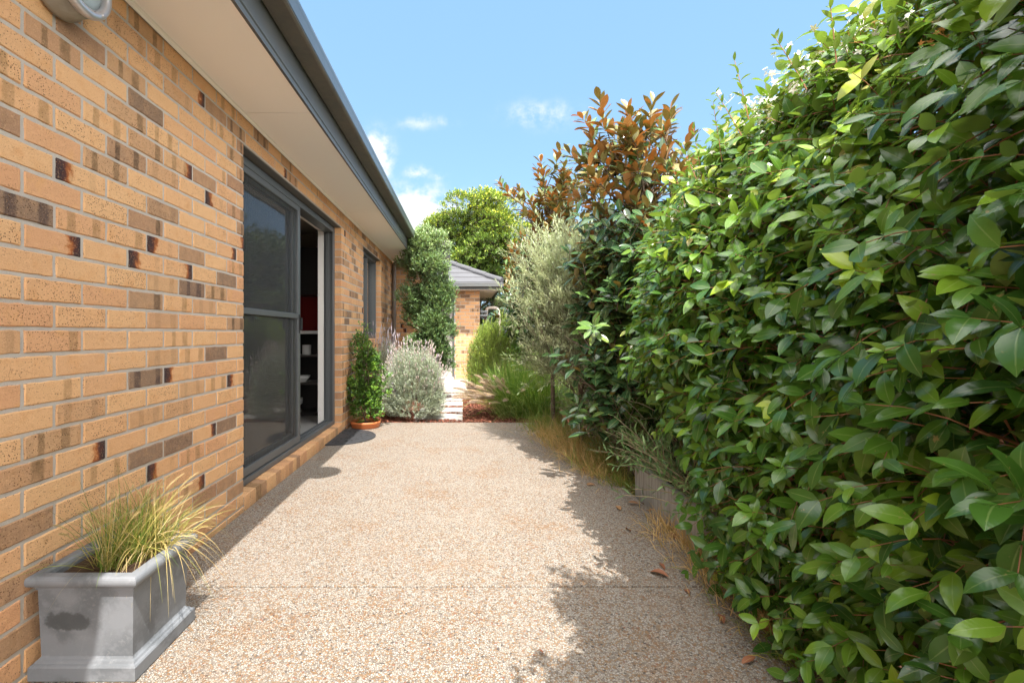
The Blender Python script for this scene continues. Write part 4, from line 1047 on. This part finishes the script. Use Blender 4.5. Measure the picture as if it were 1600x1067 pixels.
for (c0, cr, nsh, lab) in (((3.7, 15.0, 3.0), (1.5, 1.9, 1.5), 3000, 'tree beyond the side fence, mirrored in the sliding door'), ((6.6, 21.0, 4.0), (2.2, 2.6, 2.1), 3200, 'larger distant tree beyond the side fence, mirrored high in the sliding door')):
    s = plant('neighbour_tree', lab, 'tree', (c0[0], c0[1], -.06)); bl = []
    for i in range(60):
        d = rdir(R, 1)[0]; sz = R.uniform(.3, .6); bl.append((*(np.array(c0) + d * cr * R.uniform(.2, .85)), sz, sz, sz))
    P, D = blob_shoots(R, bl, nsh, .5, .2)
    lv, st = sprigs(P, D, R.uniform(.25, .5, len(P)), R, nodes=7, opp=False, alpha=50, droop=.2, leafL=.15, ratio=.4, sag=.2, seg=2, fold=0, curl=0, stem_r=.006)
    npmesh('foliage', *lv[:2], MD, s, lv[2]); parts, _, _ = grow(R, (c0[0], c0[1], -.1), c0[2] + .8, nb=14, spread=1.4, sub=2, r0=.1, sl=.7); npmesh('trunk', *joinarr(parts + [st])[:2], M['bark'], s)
# potted shrub
MP = leafmat('box_leaf', [(0, (.045, .12, .022)), (.5, (.10, .22, .03)), (.8, (.20, .36, .04)), (1, (.34, .48, .06))], under=(.10, .18, .05), rough=.34, transl=.22, vein=.3)
R = np.random.default_rng(71); PC = (-1.21, 5.80)
bowl = MB(); bowl.lathe([(0, .0), (.150, .0), (.166, .008), (.176, .05), (.182, .054), (.182, .074), (.176, .078), (.168, .076), (.165, .05), (.15, .02), (0, .018)], (PC[0], PC[1], .001), 56)
tag(bowl.build('terracotta_bowl', M['terra']), 'wide shallow orange terracotta bowl on the patio against the brick wall', 'plant bowl')
ps = plant('potted_shrub', 'bright green small leaved shrub growing in the terracotta bowl', 'shrub', (PC[0], PC[1], .03))
mb = MB(); mb.lathe([(0, .045), (.15, .045), (.162, .04)], (PC[0], PC[1], 0), 30); mb.build('soil', M['soil'], ps)
bl = []
for i in range(24):
    z = R.uniform(.16, 1.02); w = .125 * (1.15 - .55 * z); a = R.uniform(0, 6.28); q = R.uniform(.2, 1); rx = .15 * (1.15 - z * .75)
    bl.append((PC[0] - .03 + rx * q * math.cos(a) + (.06 * (.6 - z)), PC[1] + .06 + rx * q * math.sin(a), z, w, w, w * 1.2))
bl += [(PC[0] + .17, PC[1], .42, .09, .09, .14), (PC[0] - .17, PC[1] - .02, .42, .075, .075, .12), (PC[0] - .05, PC[1] + .05, 1.13, .045, .045, .09), (PC[0] + .18, PC[1], .6, .06, .06, .10)]
P, D = blob_shoots(R, bl, 1300, .4, .8)
P[:, 0] = np.clip(P[:, 0], WX + .03, 9)
lv, st = sprigs(P, D, R.uniform(.05, .10, len(P)), R, nodes=6, opp=False, alpha=50, droop=0, leafL=.034, ratio=.55, sag=.05, seg=3, fold=.2, curl=.1, nb=np.tile(np.array([0, -.4, .4]), (len(P), 1)), stem_r=.001)
npmesh('foliage', *lv[:2], MP, ps, lv[2])
parts, tips, _ = grow(R, (PC[0], PC[1] + .02, .04), .9, nb=16, z0=.1, spread=.17, up=1.6, sub=2, r0=.010, sl=.12); npmesh('stems', *joinarr(parts + [st])[:2], M['bark'], ps)

# lavender
ML = leafmat('lavender_leaf', [(0, (.28, .33, .25)), (.5, (.43, .49, .38)), (.85, (.56, .60, .48)), (1, (.48, .45, .22))], under=(.52, .57, .47), rough=.7, transl=.1, vein=0, spec=.2)
MLf = chips_material('lavender_flower', [(0, (.50, .42, .38)), (.5, (.60, .48, .43)), (1, (.42, .38, .44))])
R = np.random.default_rng(81); lvd = plant('lavender_bush', 'silver grey lavender bush with faded pink flower spikes beside the potted shrub', 'shrub', (-.70, 6.45, -.05))
n = 3300; d = rdir(R, n); d[:, 2] = np.abs(d[:, 2]) * .95 + .02; d = nrm(d); q = R.uniform(.45, 1, n) ** .5
LC = np.array([-.69, 6.42, .02]); LR = np.array([.40, .34, .86])
P = LC + np.sign(d) * np.abs(d) ** .75 * LR * q[:, None] * (1 + .08 * vnoise(d, 7, 2))[:, None]
D = nrm(d * [1, 1, .8] + UP * .7 + rdir(R, n) * .35)
lv, st = sprigs(P - D * .06, D, R.uniform(.07, .14, n), R, nodes=11, opp=False, alpha=42, droop=-.05, leafL=.034, ratio=.2, sag=0, seg=2, fold=.2, curl=.15, shape='lin', stem_r=.0013)
npmesh('foliage', *lv[:2], ML, lvd, lv[2]); npmesh('stems', *st, simple('grey_stem', (.25, .25, .19), .9), lvd)
n = 380; d = rdir(R, n); d[:, 2] = np.abs(d[:, 2]) + .25; d = nrm(d); P = LC + np.sign(d) * np.abs(d) ** .8 * LR * .98; D = nrm(d * .5 + UP * 1.0 + R.normal(0, .12, (n, 3))); L = R.uniform(.08, .26, n)
pth = np.stack([P + D * (L * t)[:, None] for t in (0, .5, .78, .82, .92, 1.0)], 1); rad = np.tile(np.array([.0011, .001, .001, .0055, .006, .0015]), (n, 1))
V, Q = tubes(pth, rad, 5); A = np.zeros((len(V), 3)); A[:, 2] = np.repeat(R.uniform(0, 1, n), 30)
tag(npmesh('flower_spikes', V, Q, MLf, lvd, A), None, kind='stuff')
# a darker lavender/rosemary clump behind, against the window
R = np.random.default_rng(82); l2 = plant('lavender_bush', 'darker blue grey lavender growing in shade against the wall behind the potted shrub', 'shrub', (-1.15, 6.9, -.05))
n = 900; d = rdir(R, n); d[:, 2] = np.abs(d[:, 2]); P = np.array([-1.14, 6.95, .02]) + d * [.24, .36, 1.0] * (R.uniform(.5, 1, n) ** .5)[:, None]; D = nrm(d * .5 + UP)
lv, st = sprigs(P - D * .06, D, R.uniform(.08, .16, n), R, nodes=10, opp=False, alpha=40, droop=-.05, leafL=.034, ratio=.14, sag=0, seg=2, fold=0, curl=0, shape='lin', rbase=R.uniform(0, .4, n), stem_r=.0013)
npmesh('foliage', *lv[:2], ML, l2, lv[2]); npmesh('stems', *st, M['bark'], l2)
n = 60; P = np.array([-1.14, 6.95, .8]) + R.normal(0, .14, (n, 3)) * [.9, 1, .6]; D = nrm(UP + R.normal(0, .18, (n, 3))); L = R.uniform(.2, .42, n)
pth = np.stack([P + D * (L * t)[:, None] for t in (0, .5, .78, .82, .92, 1.0)], 1); V, Q = tubes(pth, np.tile(np.array([.0011, .001, .001, .0055, .006, .0015]), (n, 1)), 5)
A = np.zeros((len(V), 3)); A[:, 2] = .9; npmesh('flower_spikes', V, Q, MLf, l2, A)

# rosemary right of the landing
MR = leafmat('rosemary_leaf', [(0, (.12, .21, .035)), (.5, (.27, .40, .055)), (.85, (.44, .55, .08)), (1, (.55, .58, .14))], under=(.33, .42, .13), rough=.5, transl=.2, vein=0)
def needle_bush(name, lab, c, rad, h, n, seed, LL=.028, mt=MR, upb=.9):
    R = np.random.default_rng(seed); t = plant(name, lab, 'shrub', (c[0], c[1], -.05))
    d = rdir(R, n); d[:, 2] = np.abs(d[:, 2]); q = R.uniform(.4, 1, n) ** .5
    P = np.array([c[0], c[1], 0.02]) + np.sign(d) * np.abs(d) ** .75 * [rad[0], rad[1], h] * q[:, None] * (1 + .16 * vnoise(d, 7, seed) + R.normal(0, .05, n))[:, None]
    D = nrm(d * .5 + UP * upb + rdir(R, n) * .3 + [.25, -.05, 0])
    lv, st = sprigs(P - D * .08, D, R.uniform(.12, .24, n), R, nodes=13, opp=False, alpha=38, droop=-.05, leafL=LL, ratio=.2, sag=.05, seg=2, fold=0, curl=0, shape='lin', stem_r=.0016,
                    rbase=np.clip(R.beta(2, 2, n) + .15, 0, 1))
    npmesh('foliage', *lv[:2], mt, t, lv[2]); npmesh('stems', *st, M['bark'], t); return t
needle_bush('rosemary_bush', 'large bright green rosemary bush right of the landing beside the far brick wall', (.66, 9.0), (.60, .5), 1.30, 6000, 91, .042)
R = np.random.default_rng(93); sg = plant('leafy_shrub', 'small bright green leafy shrub between rosemary and olive', 'shrub', (1.0, 8.4, -.06))
bl = [(1.0 + R.normal(0, .12), 8.0 + R.normal(0, .12), R.uniform(.7, 1.35), .15, .15, .15) for i in range(18)]
P, D = blob_shoots(R, bl, 500, .4, .3)
lv, st = sprigs(P, D, R.uniform(.07, .14, len(P)), R, nodes=6, opp=False, alpha=55, droop=.1, leafL=.055, ratio=.5, sag=.05, seg=2, rbase=R.uniform(.3, 1, len(P)))
npmesh('foliage', *lv[:2], MP, sg, lv[2]); parts, _, _ = grow(R, (1.0, 8.1, -.08), 1.1, nb=12, spread=.22, sub=1, r0=.014, sl=.15); npmesh('stems', *joinarr(parts + [st])[:2], M['bark'], sg)

# fountain grass
def grassmat(name, stops, transl=.25, rough=.5):
    m, nt, o = mat(name); g = G(nt); a = g.sep(g.attr('lv').outputs['Vector']); col = g.ramp(a[2], stops)
    b = g.bsdf(col, rough, **{'Specular IOR Level': .3}); tr = g.n('ShaderNodeBsdfTranslucent', {'Color': g.mix(1.0, col, (1.2, 1.25, .6), 'MULTIPLY')}).outputs[0]
    g.out(o, g.n('ShaderNodeMixShader', {0: transl, 1: b, 2: tr}).outputs[0]); return m
MG = grassmat('fountain_grass_blade', [(0, (.09, .20, .035)), (.5, (.18, .32, .05)), (.85, (.33, .43, .09)), (1, (.58, .52, .24))])
MGf = grassmat('grass_plume', [(0, (.55, .42, .38)), (.5, (.66, .53, .48)), (1, (.76, .65, .59))], .3, .8)
def plume(R, P, D, L, grav, n_hair, r0, hl):
    """nodding seed head at the end of an arching stem"""
    n = len(P); D = nrm(D); K = 9; ts = np.linspace(0, 1, K)
    pth = np.stack([P + D * (L * t)[:, None] - UP * (L * grav * t ** 2.4)[:, None] for t in ts], 1)
    st = tubes(pth, np.broadcast_to(np.linspace(.0016, .0008, K), (n, K)), 3)
    hp, hd, hr = [], [], []
    for k in range(n_hair):
        t = .68 + .32 * R.uniform(0, 1, n); c = P + D * (L * t)[:, None] - UP * (L * grav * t ** 2.4)[:, None]
        tg = nrm(D - UP * (2.4 * grav * t ** 1.4)[:, None]); o = rdir(R, n); o = nrm(o - tg * np.sum(o * tg, 1, keepdims=True))
        prof = np.sin(PI * np.clip((t - .66) / .36, 0, 1)) ** .5
        hp.append(c); hd.append(tg * .75 + o * .7 * prof[:, None]); hr.append(hl * (.5 + .5 * prof) * R.uniform(.7, 1.1, n))
    HP, HD, HL = map(np.concatenate, (hp, hd, hr))
    return blades(HP, HD, HL, r0, R, .05, 2), st
R = np.random.default_rng(101); fg = plant('fountain_grass', 'large arching fountain grass with pinkish plumes at far end of the patio', 'ornamental grass', (.85, 6.6, -.05))
n = 5200; c = np.array([[.76, 6.62], [1.02, 6.42], [.62, 6.75], [1.0, 6.85]])[R.integers(0, 4, n)] + R.normal(0, .075, (n, 2))
P = np.concatenate([c, np.full((n, 1), -.04)], 1); a = R.uniform(0, 2 * PI, n); ti = np.abs(R.normal(0, .55, n))
D = np.stack([np.cos(a) * ti, np.sin(a) * ti, np.ones(n)], 1)
bd = blades(P, D, R.uniform(.75, 1.25, n), .007, R, .42, 7)
npmesh('blades', *bd[:2], MG, fg, bd[2])
n = 80; P = np.concatenate([np.array([.60, 6.5]) + R.normal(0, .10, (n, 2)), np.full((n, 1), -.03)], 1); a = R.normal(PI * 1.08, .6, n); ti = R.uniform(.35, 1.15, n)
D = np.stack([np.cos(a) * ti, np.sin(a) * ti * .8, np.ones(n)], 1)
pl, st = plume(R, P, D, R.uniform(.7, 1.05, n), .34, 700, .0032, .036)
npmesh('plumes', *pl[:2], MGf, fg, pl[2]); V, Q = st; A = np.zeros((len(V), 3)); A[:, 2] = .9; npmesh('stalks', V, Q, MG, fg, A)

# ------------------------------------------------------------------ planter with grass
pln = thing('stone_planter', 'square lead grey moulded planter against the brick wall in the foreground', 'planter', (-1.245, 1.72, 0))
def ring(mb, prof, cx, cy, hx, hy):
    """square moulding: prof (offset outwards, z)"""
    vs = []
    for o_, z_ in prof:
        for sx, sy in ((-1, -1), (1, -1), (1, 1), (-1, 1)): vs.append((cx + sx * (hx + o_), cy + sy * (hy + o_), z_))
    n = len(prof)
    mb.add(vs, [(i * 4 + k, i * 4 + (k + 1) % 4, (i + 1) * 4 + (k + 1) % 4, (i + 1) * 4 + k) for i in range(n - 1) for k in range(4)])
pcx, pcy, phx, phy = -1.244, 1.724, .152, .150
mb = MB()
prof = [(.018, .0), (.022, .004), (.022, .046), (.018, .051), (.012, .054), (.008, .060), (.002, .064), (-.002, .07), (.004, .282), (.004, .290), (.008, .292), (.008, .298), (.012, .304), (.016, .306)]
ring(mb, prof, pcx, pcy, phx, phy)
mb.build('body', M['lead'], pln)
mb = MB()
rp = [(.014, .304)] + [(.016 + .014 * math.sin(a), .324 - .018 * math.cos(a)) for a in np.linspace(0.2, PI, 9)] + [(-.004, .343), (-.014, .338), (-.018, .328), (-.018, .16)]
ring(mb, rp, pcx, pcy, phx, phy)
mb.build('rim', M['lead'], pln)
mb = MB(); mb.add([(pcx + sx * (phx - .017), pcy + sy * (phy - .017), .312) for sx, sy in ((-1, -1), (1, -1), (1, 1), (-1, 1))], [(0, 1, 2, 3)]); mb.build('soil', M['soil'], pln)
MG2 = grassmat('planter_grass_blade', [(0, (.07, .14, .025)), (.4, (.16, .24, .035)), (.65, (.36, .36, .08)), (.85, (.58, .42, .17)), (1, (.72, .58, .34))], .25)
R = np.random.default_rng(111); pg = plant('tufted_grass', 'tufty green and straw coloured grass growing in the grey planter', 'ornamental grass', (pcx, pcy, .31))
n = 720; cl = np.array([[-1.27, 1.70], [-1.20, 1.78], [-1.24, 1.66], [-1.18, 1.72], [-1.28, 1.80], [-1.16, 1.82], [-1.22, 1.84]])[R.integers(0, 7, n)] + R.normal(0, .014, (n, 2))
P = np.concatenate([cl, np.full((n, 1), .31)], 1); a = R.uniform(0, 2 * PI, n); ti = np.abs(R.normal(0, .62, n))
D = np.stack([np.cos(a) * ti + .04, np.sin(a) * ti, np.ones(n)], 1); D[:, 0] = np.where(D[:, 0] < -.45, -.45 + .2 * (D[:, 0] + .45), D[:, 0])
bd1 = blades(P, D, R.uniform(.14, .40, n), .0027, R, .32, 7)
n = 110; P2 = np.concatenate([np.array([-1.17, 1.80]) + R.normal(0, .04, (n, 2)), np.full((n, 1), .31)], 1); a = R.normal(.1, 1.3, n)
D2 = np.stack([np.cos(a) * R.uniform(.5, 1.3, n), np.sin(a), np.ones(n) * .9], 1)
bd2 = blades(P2, D2, R.uniform(.25, .42, n), .0024, R, .75, 9, rnd=R.uniform(.6, 1, n))
q = joinarr([bd1, bd2]); npmesh('blades', q[0], q[1], MG2, pg, q[2])
n = 26; P = np.concatenate([np.array([-1.22, 1.72]) + R.normal(0, .05, (n, 2)), np.full((n, 1), .31)], 1); a = R.uniform(0, 6.28, n)
D = np.stack([np.abs(np.cos(a)) * .5 * np.sign(R.normal(.3, 1, n)), np.sin(a) * .5, np.ones(n)], 1)
D[:, 0] = np.clip(D[:, 0], -.25, 1)
pl, st = plume(R, P, D, R.uniform(.28, .46, n), .30, 260, .0007, .010)
npmesh('seed_heads', *pl[:2], grassmat('dry_seed_head', [(0, (.5, .36, .18)), (1, (.72, .58, .36))]), pg, pl[2]); V, Q = st; A = np.zeros((len(V), 3)); A[:, 2] = .75; npmesh('stalks', V, Q, MG2, pg, A)

# ------------------------------------------------------------------ trough and its plant
tg = thing('metal_trough', 'low weathered rectangular trough half hidden under the hedge at the patio edge', 'planter', (1.38, 2.95, -.05))
mb = MB(); X0, X1, Y0, Y1, ZT = 1.205, 1.56, 2.45, 3.42, .238; th = .008
mb.box(X0, X0 + th, Y0, Y1, -.06, ZT, .002); mb.box(X1 - th, X1, Y0, Y1, -.06, ZT, .002); mb.box(X0 + th, X1 - th, Y0, Y0 + th, -.06, ZT - .001, .002); mb.box(X0 + th, X1 - th, Y1 - th, Y1, -.06, ZT - .001, .002)
mb.build('body', M['zinc'], tg)
mb = MB(); mb.add([(X0 + th, Y0 + th, .17), (X1 - th, Y0 + th, .17), (X1 - th, Y1 - th, .17), (X0 + th, Y1 - th, .17)], [(0, 1, 2, 3)]); mb.build('soil', M['soil'], tg)
MT = leafmat('lance_leaf', [(0, (.07, .14, .04)), (.6, (.15, .25, .08)), (1, (.26, .36, .13))], under=(.14, .2, .09), rough=.42, transl=.18, vein=.4)
R = np.random.default_rng(121); tp = plant('trough_shrub', 'sprawling narrow leaved shrub with pale twigs growing out of the trough', 'shrub', (1.4, 2.9, .17))
n = 75; P = np.stack([R.uniform(1.25, 1.5, n), R.uniform(2.5, 3.35, n), np.full(n, .17)], 1); D = np.stack([R.normal(-.5, .45, n), R.normal(.1, .7, n), R.uniform(.35, 1.2, n)], 1)
lv, st = sprigs(P, D, R.uniform(.25, .7, n), R, nodes=16, opp=False, alpha=52, droop=.1, leafL=.062, ratio=.17, sag=.25, seg=4, fold=.25, curl=.2, shape='ell', stem_r=.0035, t0=.2)
npmesh('foliage', *lv[:2], MT, tp, lv[2]); npmesh('stems', *st, simple('pale_twig', (.38, .30, .19), .8), tp)

# low green-brown sprawl between magnolias: understory sprigs
R = np.random.default_rng(122); un = plant('olive_sapling', 'low tangle of narrow leaved twigs under the magnolias behind the trough', 'shrub', (1.3, 3.9, -.06))
n = 420; Yq = R.uniform(3.2, 6.0, n); P = np.stack([R.uniform(1.2, 1.6, n) - np.clip(Yq - 4, 0, 2) * .05, Yq, R.uniform(.05, .9, n)], 1); D = np.stack([R.normal(-.6, .4, n), R.normal(0, .6, n), R.normal(.5, .4, n)], 1)
lv, st = sprigs(P, D, R.uniform(.14, .34, n), R, nodes=8, opp=False, alpha=50, droop=.15, leafL=.055, ratio=.2, sag=.25, seg=2, stem_r=.002)
npmesh('foliage', *lv[:2], MT, un, lv[2]); npmesh('stems', *st, simple('pale_dead_twig', (.36, .27, .18), .8), un)

# dry grass along the patio edge
MDg = grassmat('dry_grass_blade', [(0, (.16, .22, .04)), (.25, (.30, .30, .06)), (.5, (.50, .33, .13)), (.8, (.68, .45, .21)), (1, (.76, .56, .30))])
R = np.random.default_rng(131)
def edge_tuft(cx, cy, n, s, green, lab, tall=1.0):
    cx -= .02 + (.07 if cy > 3.8 else 0); n = int(n * (1.5 if cy > 3.8 else 1.1)); s = s * (1.2 if cy > 3.8 else 1.0); P = np.stack([cx + R.normal(0, .06 * s, n), cy + R.normal(0, .09 * s, n), np.full(n, -.05)], 1); a = R.uniform(0, 2 * PI, n); ti = np.abs(R.normal(0, .8, n))
    D = np.stack([np.cos(a) * ti - .15, np.sin(a) * ti, np.ones(n)], 1)
    b = blades(P, D, R.uniform(.10, .27, n) * s * tall, .0042 if not green else .005, R, .5, 6, rnd=np.clip(R.normal(.1 if green else .62, .2, n), 0, 1))
    tag(npmesh('grass_tuft', b[0], b[1], MDg, None, b[2]), lab, 'grass tuft', 'grass tufts along the patio edge')
tufts = [(1.20, 1.62, 300, 1.0, True, 'green grass tuft at the patio edge nearest the camera'), (1.20, 1.95, 420, 1.0, False, 'brown dry grass tuft beside the control joint of the patio'),
         (1.22, 2.30, 420, 1.1, False, 'fine straw grass tuft in front of the trough'), (1.20, 1.80, 240, .9, True, 'short green tuft beside the brown dry tuft'),
         (1.22, 3.62, 420, 1.1, True, 'green grass tuft just beyond the metal trough'), (1.18, 3.9, 460, 1.1, False, 'tan dry grass clump beyond the trough'),
         (1.14, 4.3, 520, 1.2, False, 'pinkish dry grass clump under the tallest magnolia'), (1.10, 4.75, 600, 1.35, False, 'large dry brown grass clump below the olive'),
         (1.06, 5.2, 520, 1.4, False, 'brown grass clump near the patio corner'), (1.08, 5.65, 520, 1.6, True, 'green and yellow grass clump beside the fountain grass'),
         (1.24, 4.1, 300, 1.4, True, 'lime green tuft behind the dry clump'), (1.28, 4.9, 360, 1.7, True, 'yellow green grass under the olive branches'), (1.22, 2.62, 420, 1.3, False, 'pale brown grass tuft hiding the near end of the trough'), (1.20, 2.85, 200, .8, False, 'small dry tuft against the trough side'), (1.22, 2.12, 300, 1.2, False, 'thin brown grass strands under the jasmine leaves')]
for tf in tufts: edge_tuft(*tf)

# fallen leaves
MFl = leafmat('fallen_leaf', [(0, (.20, .06, .03)), (.4, (.28, .10, .045)), (.7, (.34, .17, .07)), (1, (.14, .07, .04))], under=(.33, .16, .08), rough=.6, transl=.05, vein=.4)
R = np.random.default_rng(141)
fpos = [(948, 740), (962, 742), (985, 765), (905, 702), (880, 690), (935, 710), (1025, 800), (1085, 865), (1100, 885), (1215, 1020), (1190, 985), (1000, 790), (870, 683), (893, 715), (925, 728), (972, 752), (1225, 1000), (842, 1018), (1045, 835), (915, 690), (887, 700), (1150, 945), (962, 792), (985, 832), (1030, 882), (1078, 930), (1122, 962), (905, 735), (868, 702), (1000, 770), (930, 760), (1045, 905), (1180, 1030)]
for i, (px, py) in enumerate(fpos):
    Yd = F * CAMZ / (py - VY); x = (px - VX) * Yd / F
    a = R.uniform(0, 6.28); small = px == 842
    L = .022 if small else R.uniform(.05, .10)
    v = leaves(np.array([[x, Yd, .006]]), np.array([[math.cos(a), math.sin(a), .12]]), np.array([[R.normal(0, .2), R.normal(0, .2), 1.0]]), np.array([L]), np.array([L * .4]), R, 5, .5, .25, 'obo')
    o = npmesh('fallen_leaf', v[0] + [0, 0, .004], v[1], MFl, None, v[2])
    tag(o, 'curled red brown fallen leaf lying at the shaded right edge of the patio' if not small else 'tiny orange fallen leaf alone on the sunlit patio', 'leaf', None if small else 'fallen leaves on the patio')

# ------------------------------------------------------------------ doormat
dm = MB(); c0 = (WX + .006, 5.22); rx, ry = .43, .40; n = 40; vs = []; top = []
for ins, z_ in ((0, .002), (0, .012), (.006, .015), (.02, .016), (.022, .0125)):
    for i in range(n + 1):
        a = -PI / 2 + PI * i / n; vs.append((c0[0] + max(0.0, (rx - ins) * math.cos(a)) + (ins if i in (0, n) else 0), c0[1] + (ry - ins) * math.sin(a), z_))
m1 = n + 1
dm.add(vs, [(k * m1 + i, k * m1 + i + 1, (k + 1) * m1 + i + 1, (k + 1) * m1 + i) for k in range(4) for i in range(n)] + [tuple(range(4 * m1, 5 * m1))] + [(k * m1, k * m1 + m1, (k + 1) * m1 + m1 - 1, k * m1 + m1 - 1) for k in range(4)])
def scroll(cx, cy, r, a0, da, m=14):
    pts = [(cx + r * (1 - .6 * i / m) * math.cos(a0 + da * i / m), cy + r * (1 - .6 * i / m) * math.sin(a0 + da * i / m), .0135) for i in range(m + 1)]; dm.tube(pts, .0035, 5)
for i in range(7):
    a = -PI / 2 + PI * (i + .5) / 7; scroll(c0[0] + .31 * math.cos(a), c0[1] + .29 * math.sin(a), .055, a, 5.5); scroll(c0[0] + .17 * math.cos(a), c0[1] + .16 * math.sin(a), .04, a + 2, -5)
tag(dm.build('doormat', M['rubber']), 'black half round rubber doormat on the patio at the sliding door', 'doormat')

# ------------------------------------------------------------------ fences
fen = thing('side_fence', 'weathered grey timber paling fence glimpsed behind the hedge and magnolias', 'fence', (1.78, 5, -.06))
mb = MB(); y = -1.8; RF = random.Random(3)
while y < 17.5:
    mb.box(1.78 + RF.uniform(-.003, .003), 1.795 + RF.uniform(0, .004), y, y + .094 + RF.uniform(-.003, .003), -.06, 1.84 + RF.uniform(-.02, .01)); y += .098
mb.build('palings', M['wood'], fen)
for z in (.25, 1.5): b = MB(); b.box(1.80, 1.84, -1.8, 17.5, z, z + .07); b.build('rail', M['wood'], fen)
for y in (0, 2.4, 4.8, 7.2, 9.6, 12, 14.4, 16.8): b = MB(); b.box(1.842, 1.93, y, y + .09, -.06, 1.72); b.build('post', M['wood'], fen)
fb = thing('back_fence', 'dark timber fence in shade far behind the water heater', 'fence', (1.0, 16.0, -.06))
mb = MB(); x = .9
while x < 1.75: mb.box(x, x + .094, 15.9 + RF.uniform(-.003, .003), 15.92, -.06, 1.7 + RF.uniform(-.02, .01)); x += .098
mb.build('palings', M['wood'], fb)
pst = MB(); pst.box(1.06, 1.145, 12.70, 12.80, -.06, 1.78, .004)
tag(pst.build('timber_post', simple('pale_timber_post', (.36, .31, .28), .8, nscale=20, namt=.2)), 'pale square timber post standing beyond the water heater', 'post')

# ------------------------------------------------------------------ sky, sun, camera
sun_v = Vector((.139, -.52, 1.0)).normalized()
w = bpy.data.worlds.new('World'); bpy.context.scene.world = w; w.use_nodes = True; nt = w.node_tree; nt.nodes.clear(); g = G(nt)
o = nt.nodes.new('ShaderNodeOutputWorld')
sky = g.n('ShaderNodeTexSky', sky_type='NISHITA', sun_disc=False, sun_elevation=math.asin(sun_v.z), sun_rotation=math.atan2(sun_v.x, sun_v.y), air_density=1.0, dust_density=.6, ozone_density=1.2)
dirv = g.n('ShaderNodeTexCoord').outputs['Generated']; s = g.sep(dirv)
yc = g.m('MAXIMUM', s[1], .05); A_ = g.m('DIVIDE', s[0], yc); B_ = g.m('DIVIDE', s[2], yc)
warp = g.n('ShaderNodeCombineXYZ', {0: A_, 1: B_, 2: 0.0}).outputs[0]
n1 = g.noise(warp, 9, 6, .62).outputs[0]; n2 = g.noise(warp, 26, 5, .6).outputs[0]
nz = g.m('ADD', g.m('MULTIPLY', n1, .5), g.m('MULTIPLY', n2, .5))
tot = None
for (px, py, rx, ry, amp) in [(845, 180, 52, 20, .62), (808, 176, 20, 14, .4), (655, 192, 36, 12, .48), (690, 190, 24, 9, .4), (652, 270, 20, 11, .8), (680, 276, 16, 7, .62), (655, 345, 62, 44, 1.6), (640, 400, 90, 45, 1.5), (700, 320, 22, 12, .5),
                              (590, 245, 22, 34, 1.2), (835, 370, 34, 26, 1.2), (825, 313, 22, 12, .42), (900, 420, 160, 30, 1.0), (480, 420, 160, 60, 1.3)]:
    ca, cb = (px - VX) / F, (VY - py) / F
    dx = g.m('MULTIPLY', g.m('SUBTRACT', A_, ca), F / rx); dz = g.m('MULTIPLY', g.m('SUBTRACT', B_, cb), F / ry)
    d2 = g.m('ADD', g.m('MULTIPLY', dx, dx), g.m('MULTIPLY', dz, dz))
    e = g.m('MULTIPLY', g.m('EXPONENT', g.m('MULTIPLY', d2, -.8)), amp)
    tot = e if tot is None else g.m('MAXIMUM', tot, e)
front = g.m('GREATER_THAN', s[1], .06)
cl = g.m('MULTIPLY', g.m('MULTIPLY', tot, g.m('MULTIPLY_ADD', nz, 7.0, -2.9, clamp=False)), front)
cm = g.ss(g.m('ADD', cl, g.m('MULTIPLY', g.m('MULTIPLY', g.m('MAXIMUM', g.m('SUBTRACT', tot, .8), 0.0), 1.6), front)), .0, 1.1)
# unseen bright cloud overhead and behind the camera, added to lift the ambient light
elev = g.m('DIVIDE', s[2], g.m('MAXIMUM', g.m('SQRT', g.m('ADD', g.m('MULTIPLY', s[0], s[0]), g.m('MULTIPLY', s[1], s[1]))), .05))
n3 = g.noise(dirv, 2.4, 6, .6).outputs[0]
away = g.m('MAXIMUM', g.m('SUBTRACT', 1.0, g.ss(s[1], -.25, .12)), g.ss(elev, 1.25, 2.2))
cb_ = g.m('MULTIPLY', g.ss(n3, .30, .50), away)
SKY = .15
tint = g.mix(.72, g.mix(1.0, sky.outputs[0], (.69, .69, .69), 'MULTIPLY'), SKYFLAT)
col_ = g.mix(cm, tint, CLOUDCOL)
col_ = g.mix(cb_, col_, FILLCLOUD)
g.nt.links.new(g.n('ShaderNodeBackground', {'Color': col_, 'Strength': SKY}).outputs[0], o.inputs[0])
sl = bpy.data.lights.new('sun', 'SUN'); sl.energy = SUNE; sl.angle = math.radians(.5); sl.color = (1, .955, .89)
so_ = bpy.data.objects.new('sun', sl); C.objects.link(so_); so_.rotation_euler = (-sun_v).to_track_quat('-Z', 'Y').to_euler()
cam = bpy.data.cameras.new('camera'); co = bpy.data.objects.new('camera', cam); C.objects.link(co)
co.location = (0, 0, CAMZ); co.rotation_euler = (PI / 2, 0, 0); cam.sensor_width = 36; cam.lens = 36 * F / 1600
cam.shift_x = (800 - VX) / 1600; cam.shift_y = (VY - 533.5) / 1600; cam.clip_end = 2000; cam.clip_start = .05
sc = bpy.context.scene; sc.camera = co
vs_ = sc.view_settings; vs_.view_transform = 'Standard'; vs_.look = 'None'; vs_.gamma = 1; vs_.use_curve_mapping = False; vs_.exposure = EXPO
sc.cycles.transparent_max_bounces = 8; sc.cycles.max_bounces = 6; sc.cycles.diffuse_bounces = 4; sc.cycles.transmission_bounces = 3
